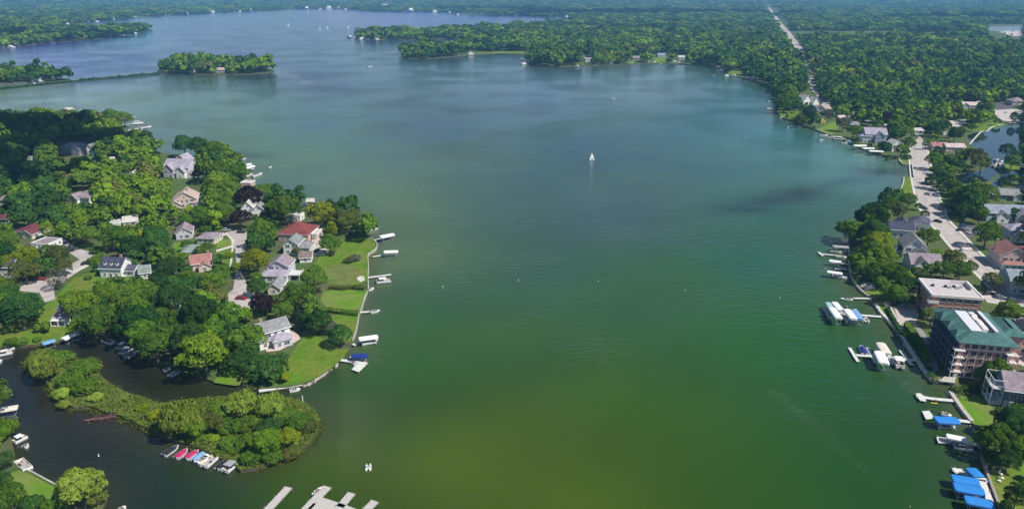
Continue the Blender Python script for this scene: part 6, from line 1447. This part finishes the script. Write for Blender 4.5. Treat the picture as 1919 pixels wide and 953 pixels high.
# stone patio and steps of the west lawn
sheet('stone_patio', [(668,522),(673,517),(682,517),(684,524),(676,528)], Z4, CONC)
rocks([G(u, v) for u, v in [(645,534),(655,532),(664,530),(668,526)]], 40, '', 7)
# street lamps of the main road
for i, (u, v) in enumerate([(1712,300),(1716,330),(1721,352),(1744,345),(1752,372),(1733,388)]):
    p = G(u, v, GZ + .1); r = empty('street_lamp', p, 0, ['street lamp on the lake side just north of the bridge', 'street lamp on the lake side at the bridge', 'street lamp on the lake side south of the bridge', 'street lamp on the inland side south of the bridge', 'street lamp on the inland side where the road widens', 'street lamp by the trees before the bend'][i], 'street lamp', 'street lamps on the causeway road')
    b = MB(); b.tube((0, 0, 0), (0, 0, 6), .09, .06, n=6); b.build('pole', ALU, r); b = MB(); b.box(.5 if i < 3 else -.5, 0, 6, 1.2, .12, .1); b.box(1.0 if i < 3 else -1.0, 0, 5.93, .5, .25, .12); b.build('lamp_head', ALU, r)
# clipped hedge by the side street, hedge between lawns
def hedge(pts, wd, h, lb, k='mid', seed=1):
    P = smooth_path([G(u, v, GZ) for u, v in pts], 4); rr = np.random.default_rng(seed); Q = []
    n = int(sum((P[i + 1] - P[i]).length for i in range(len(P) - 1)) * wd * 9 + h * 60)
    for _ in range(n):
        i = rr.integers(0, len(P) - 1); p = P[i].lerp(P[i + 1], rr.random()); s = rr.integers(0, 3); d = (P[i + 1] - P[i]).normalized(); nn_ = Vector((-d.y, d.x, 0))
        if s == 0: c = p + nn_ * rr.uniform(-wd / 2, wd / 2) + Vector((0, 0, h)); nr = np.array([0, 0, 1.0])
        else: sg = 1 if s == 1 else -1; c = p + nn_ * sg * wd / 2 + Vector((0, 0, rr.uniform(.1, h))); nr = np.array(nn_) * sg
        nr = nr + rr.standard_normal(3) * .4; nr /= np.linalg.norm(nr); t = np.cross(nr, rr.standard_normal(3)); t /= np.linalg.norm(t); b_ = np.cross(nr, t); z = .28 * rr.uniform(.6, 1.4); c = np.array(c)
        Q += [c - t * z - b_ * z, c + t * z - b_ * z, c + t * z + b_ * z, c - t * z + b_ * z]
    L_, R2 = ribbon(P, wd * .9); b = MB(); b.loft([[(a.x, a.y, GZ + h * .93), (c.x, c.y, GZ + h * .93), (c.x, c.y, GZ), (a.x, a.y, GZ)] for a, c in zip(L_, R2)])
    core = b.build('hedge', MATS['foliage_' + k]); tag(core, lb, 'hedge', 'hedges'); o = bpy.data.objects.new('leaves', quads_mesh('leaves', np.array(Q), MATS['foliage_' + k])); COL.objects.link(o); o.parent = core
hedge([(168,497),(180,492),(192,483)], 2.5, 2.8, 'tall clipped hedge beside the pale side street', 'bright')
hedge([(612,583),(635,586),(655,589),(670,590)], 2.2, 1.3, 'low hedge between the bright lawn and the lawn below it', 'mid', 2)
hedge([(618,540),(640,542),(662,540),(684,542)], 2.2, 1.1, 'low hedge between the dry lawn and the bright lawn', 'olive', 3)
hedge([(1663,580),(1675,603),(1690,628)], 1.2, 1.2, 'low dark hedge along the timber boardwalk', 'dark', 4)
hedge([(1699,612),(1713,632),(1728,658),(1738,678)], 2.2, 1.8, 'thick dark hedge between seawall lawn and apartment courtyard', 'mid', 5)
hedge([(1660,300),(1672,297),(1680,298)], 1.5, 1.2, 'low hedge at the lawn north of the bridge', 'mid', 6)

# a dead, reddish tree lying in the shallows beside the islet
p = G(190, 786, 0); r_ = empty('fallen_tree', p, R(10), 'reddish dead tree lying in the shallows beside the low part of the islet', 'dead tree')
DW = mat('dead_reddish_wood', (.20, .10, .10), .95, .25, 2); rr = random.Random(8)
b = MB(); b.tube((-4.5, 0, .3), (4.0, .6, .45), .22, .1, 7); b.build('trunk', DW, r_)
b = MB()
for k in range(46):
    t = rr.uniform(-3.5, 4); a = rr.uniform(-1.2, 1.2); s_ = rr.choice((-1, 1)); L = rr.uniform(.8, 2.2)
    q0 = Vector((t, .1 * t, .35)); q1 = q0 + Vector((math.cos(a) * L * .6, s_ * abs(math.cos(a)) * L * .7, rr.uniform(-.2, 1.0))); b.tube(q0, q1, .07, .02, 5)
    for _ in range(2): q2 = q1 + Vector((rr.uniform(-.6, .6), rr.uniform(-.6, .6), rr.uniform(-.2, .4))); b.tube(q1, q2, .03, .012, 4)
b.build('branches', DW, r_)

# ---------------------------------------------------------------- the 296 trees that show largest, one object each
LMK = globals().get('LMK', [])
def tree_objects():
    rnd2 = random.Random(9); used = {}
    TONE = {'dark': 'dark green', 'mid': 'mid green', 'bright': 'bright green', 'yellow': 'yellow-green', 'olive': 'olive', 'willow': 'pale green', 'purple': 'dark purple', 'grey': 'grey-leaved', 'pine': 'blue-green'}
    FORM = {'round': ('broad tree', 'tree', 'broad_tree'), 'tall': ('tall tree', 'tree', 'tall_tree'), 'willow': ('drooping willow', 'willow', 'willow_tree'), 'shrub': ('shrub', 'shrub', 'shrub'), 'conifer': ('conifer', 'conifer', 'conifer_tree'), 'thin': ('sparse tree', 'tree', 'sparse_tree')}
    rows = []
    for i in SINGLE:
        t = TREES[i]; best = min(LMK, key=lambda L: (L[0] - t[0]) ** 2 + (L[1] - t[1]) ** 2)
        d = math.hypot(best[0] - t[0], best[1] - t[1]); u, v, _ = PROJ(t[0], t[1], GZ + t[2]); ul, vl, _ = PROJ(best[0], best[1], GZ + 3)
        side = ('behind' if t[1] > best[1] else 'in front of') if abs(v - vl) > abs(u - ul) * .7 else ('left of' if u < ul else 'right of')
        rows.append([i, TONE[t[4]], FORM[t[5]], side, best[2], d])
    keyc = {}
    for r in sorted(rows, key=lambda r: r[5]):
        k = (r[1], r[2][0], r[3], r[4]); keyc.setdefault(k, []).append(r[0])
    ORD = ['', 'second-nearest ', 'third-nearest ', 'fourth-nearest ', 'fifth-nearest ', 'sixth-nearest ', 'seventh-nearest ', 'eighth-nearest ', 'ninth-nearest ', 'tenth-nearest ', 'eleventh-nearest ', 'twelfth-nearest ', 'thirteenth-nearest ', 'fourteenth-nearest ', 'fifteenth-nearest ', 'sixteenth-nearest ']
    for i, tone, form, side, lm, d in rows:
        t = TREES[i]; k = (tone, form[0], side, lm); L = keyc[k]; n = L.index(i)
        first = 'nearest ' if len(L) > 1 else ''
        lab = f"{(ORD[n] if n < len(ORD) else 'farthest ') if n else first}{tone} {form[0]} {side} {lm}"
        cm, tm = rnd2.choice(PROTO[t[5]])
        gp = {'tree': 'trees among the houses', 'willow': 'willows by the water', 'shrub': 'shrubs in the gardens', 'conifer': 'conifers among the houses'}[form[1]]
        root = empty(form[2], (t[0], t[1], t[7] if len(t) > 7 else GZ), rnd2.uniform(0, 6.28), lab, form[1], gp)
        c = bpy.data.objects.new('crown', cm); COL.objects.link(c); c.parent = root
        c.material_slots[0].link = 'OBJECT'; c.material_slots[0].material = MATS['foliage_' + t[4]]
        tr = bpy.data.objects.new('trunk', tm); COL.objects.link(tr); tr.parent = root
        root.scale = (t[2] * rnd2.uniform(.95, 1.08), t[2] * rnd2.uniform(.92, 1.05), t[2] * t[3] * rnd2.uniform(.92, 1.08))
if not LMK: LMK = [(0, 300, 'the lake')]
tree_objects()
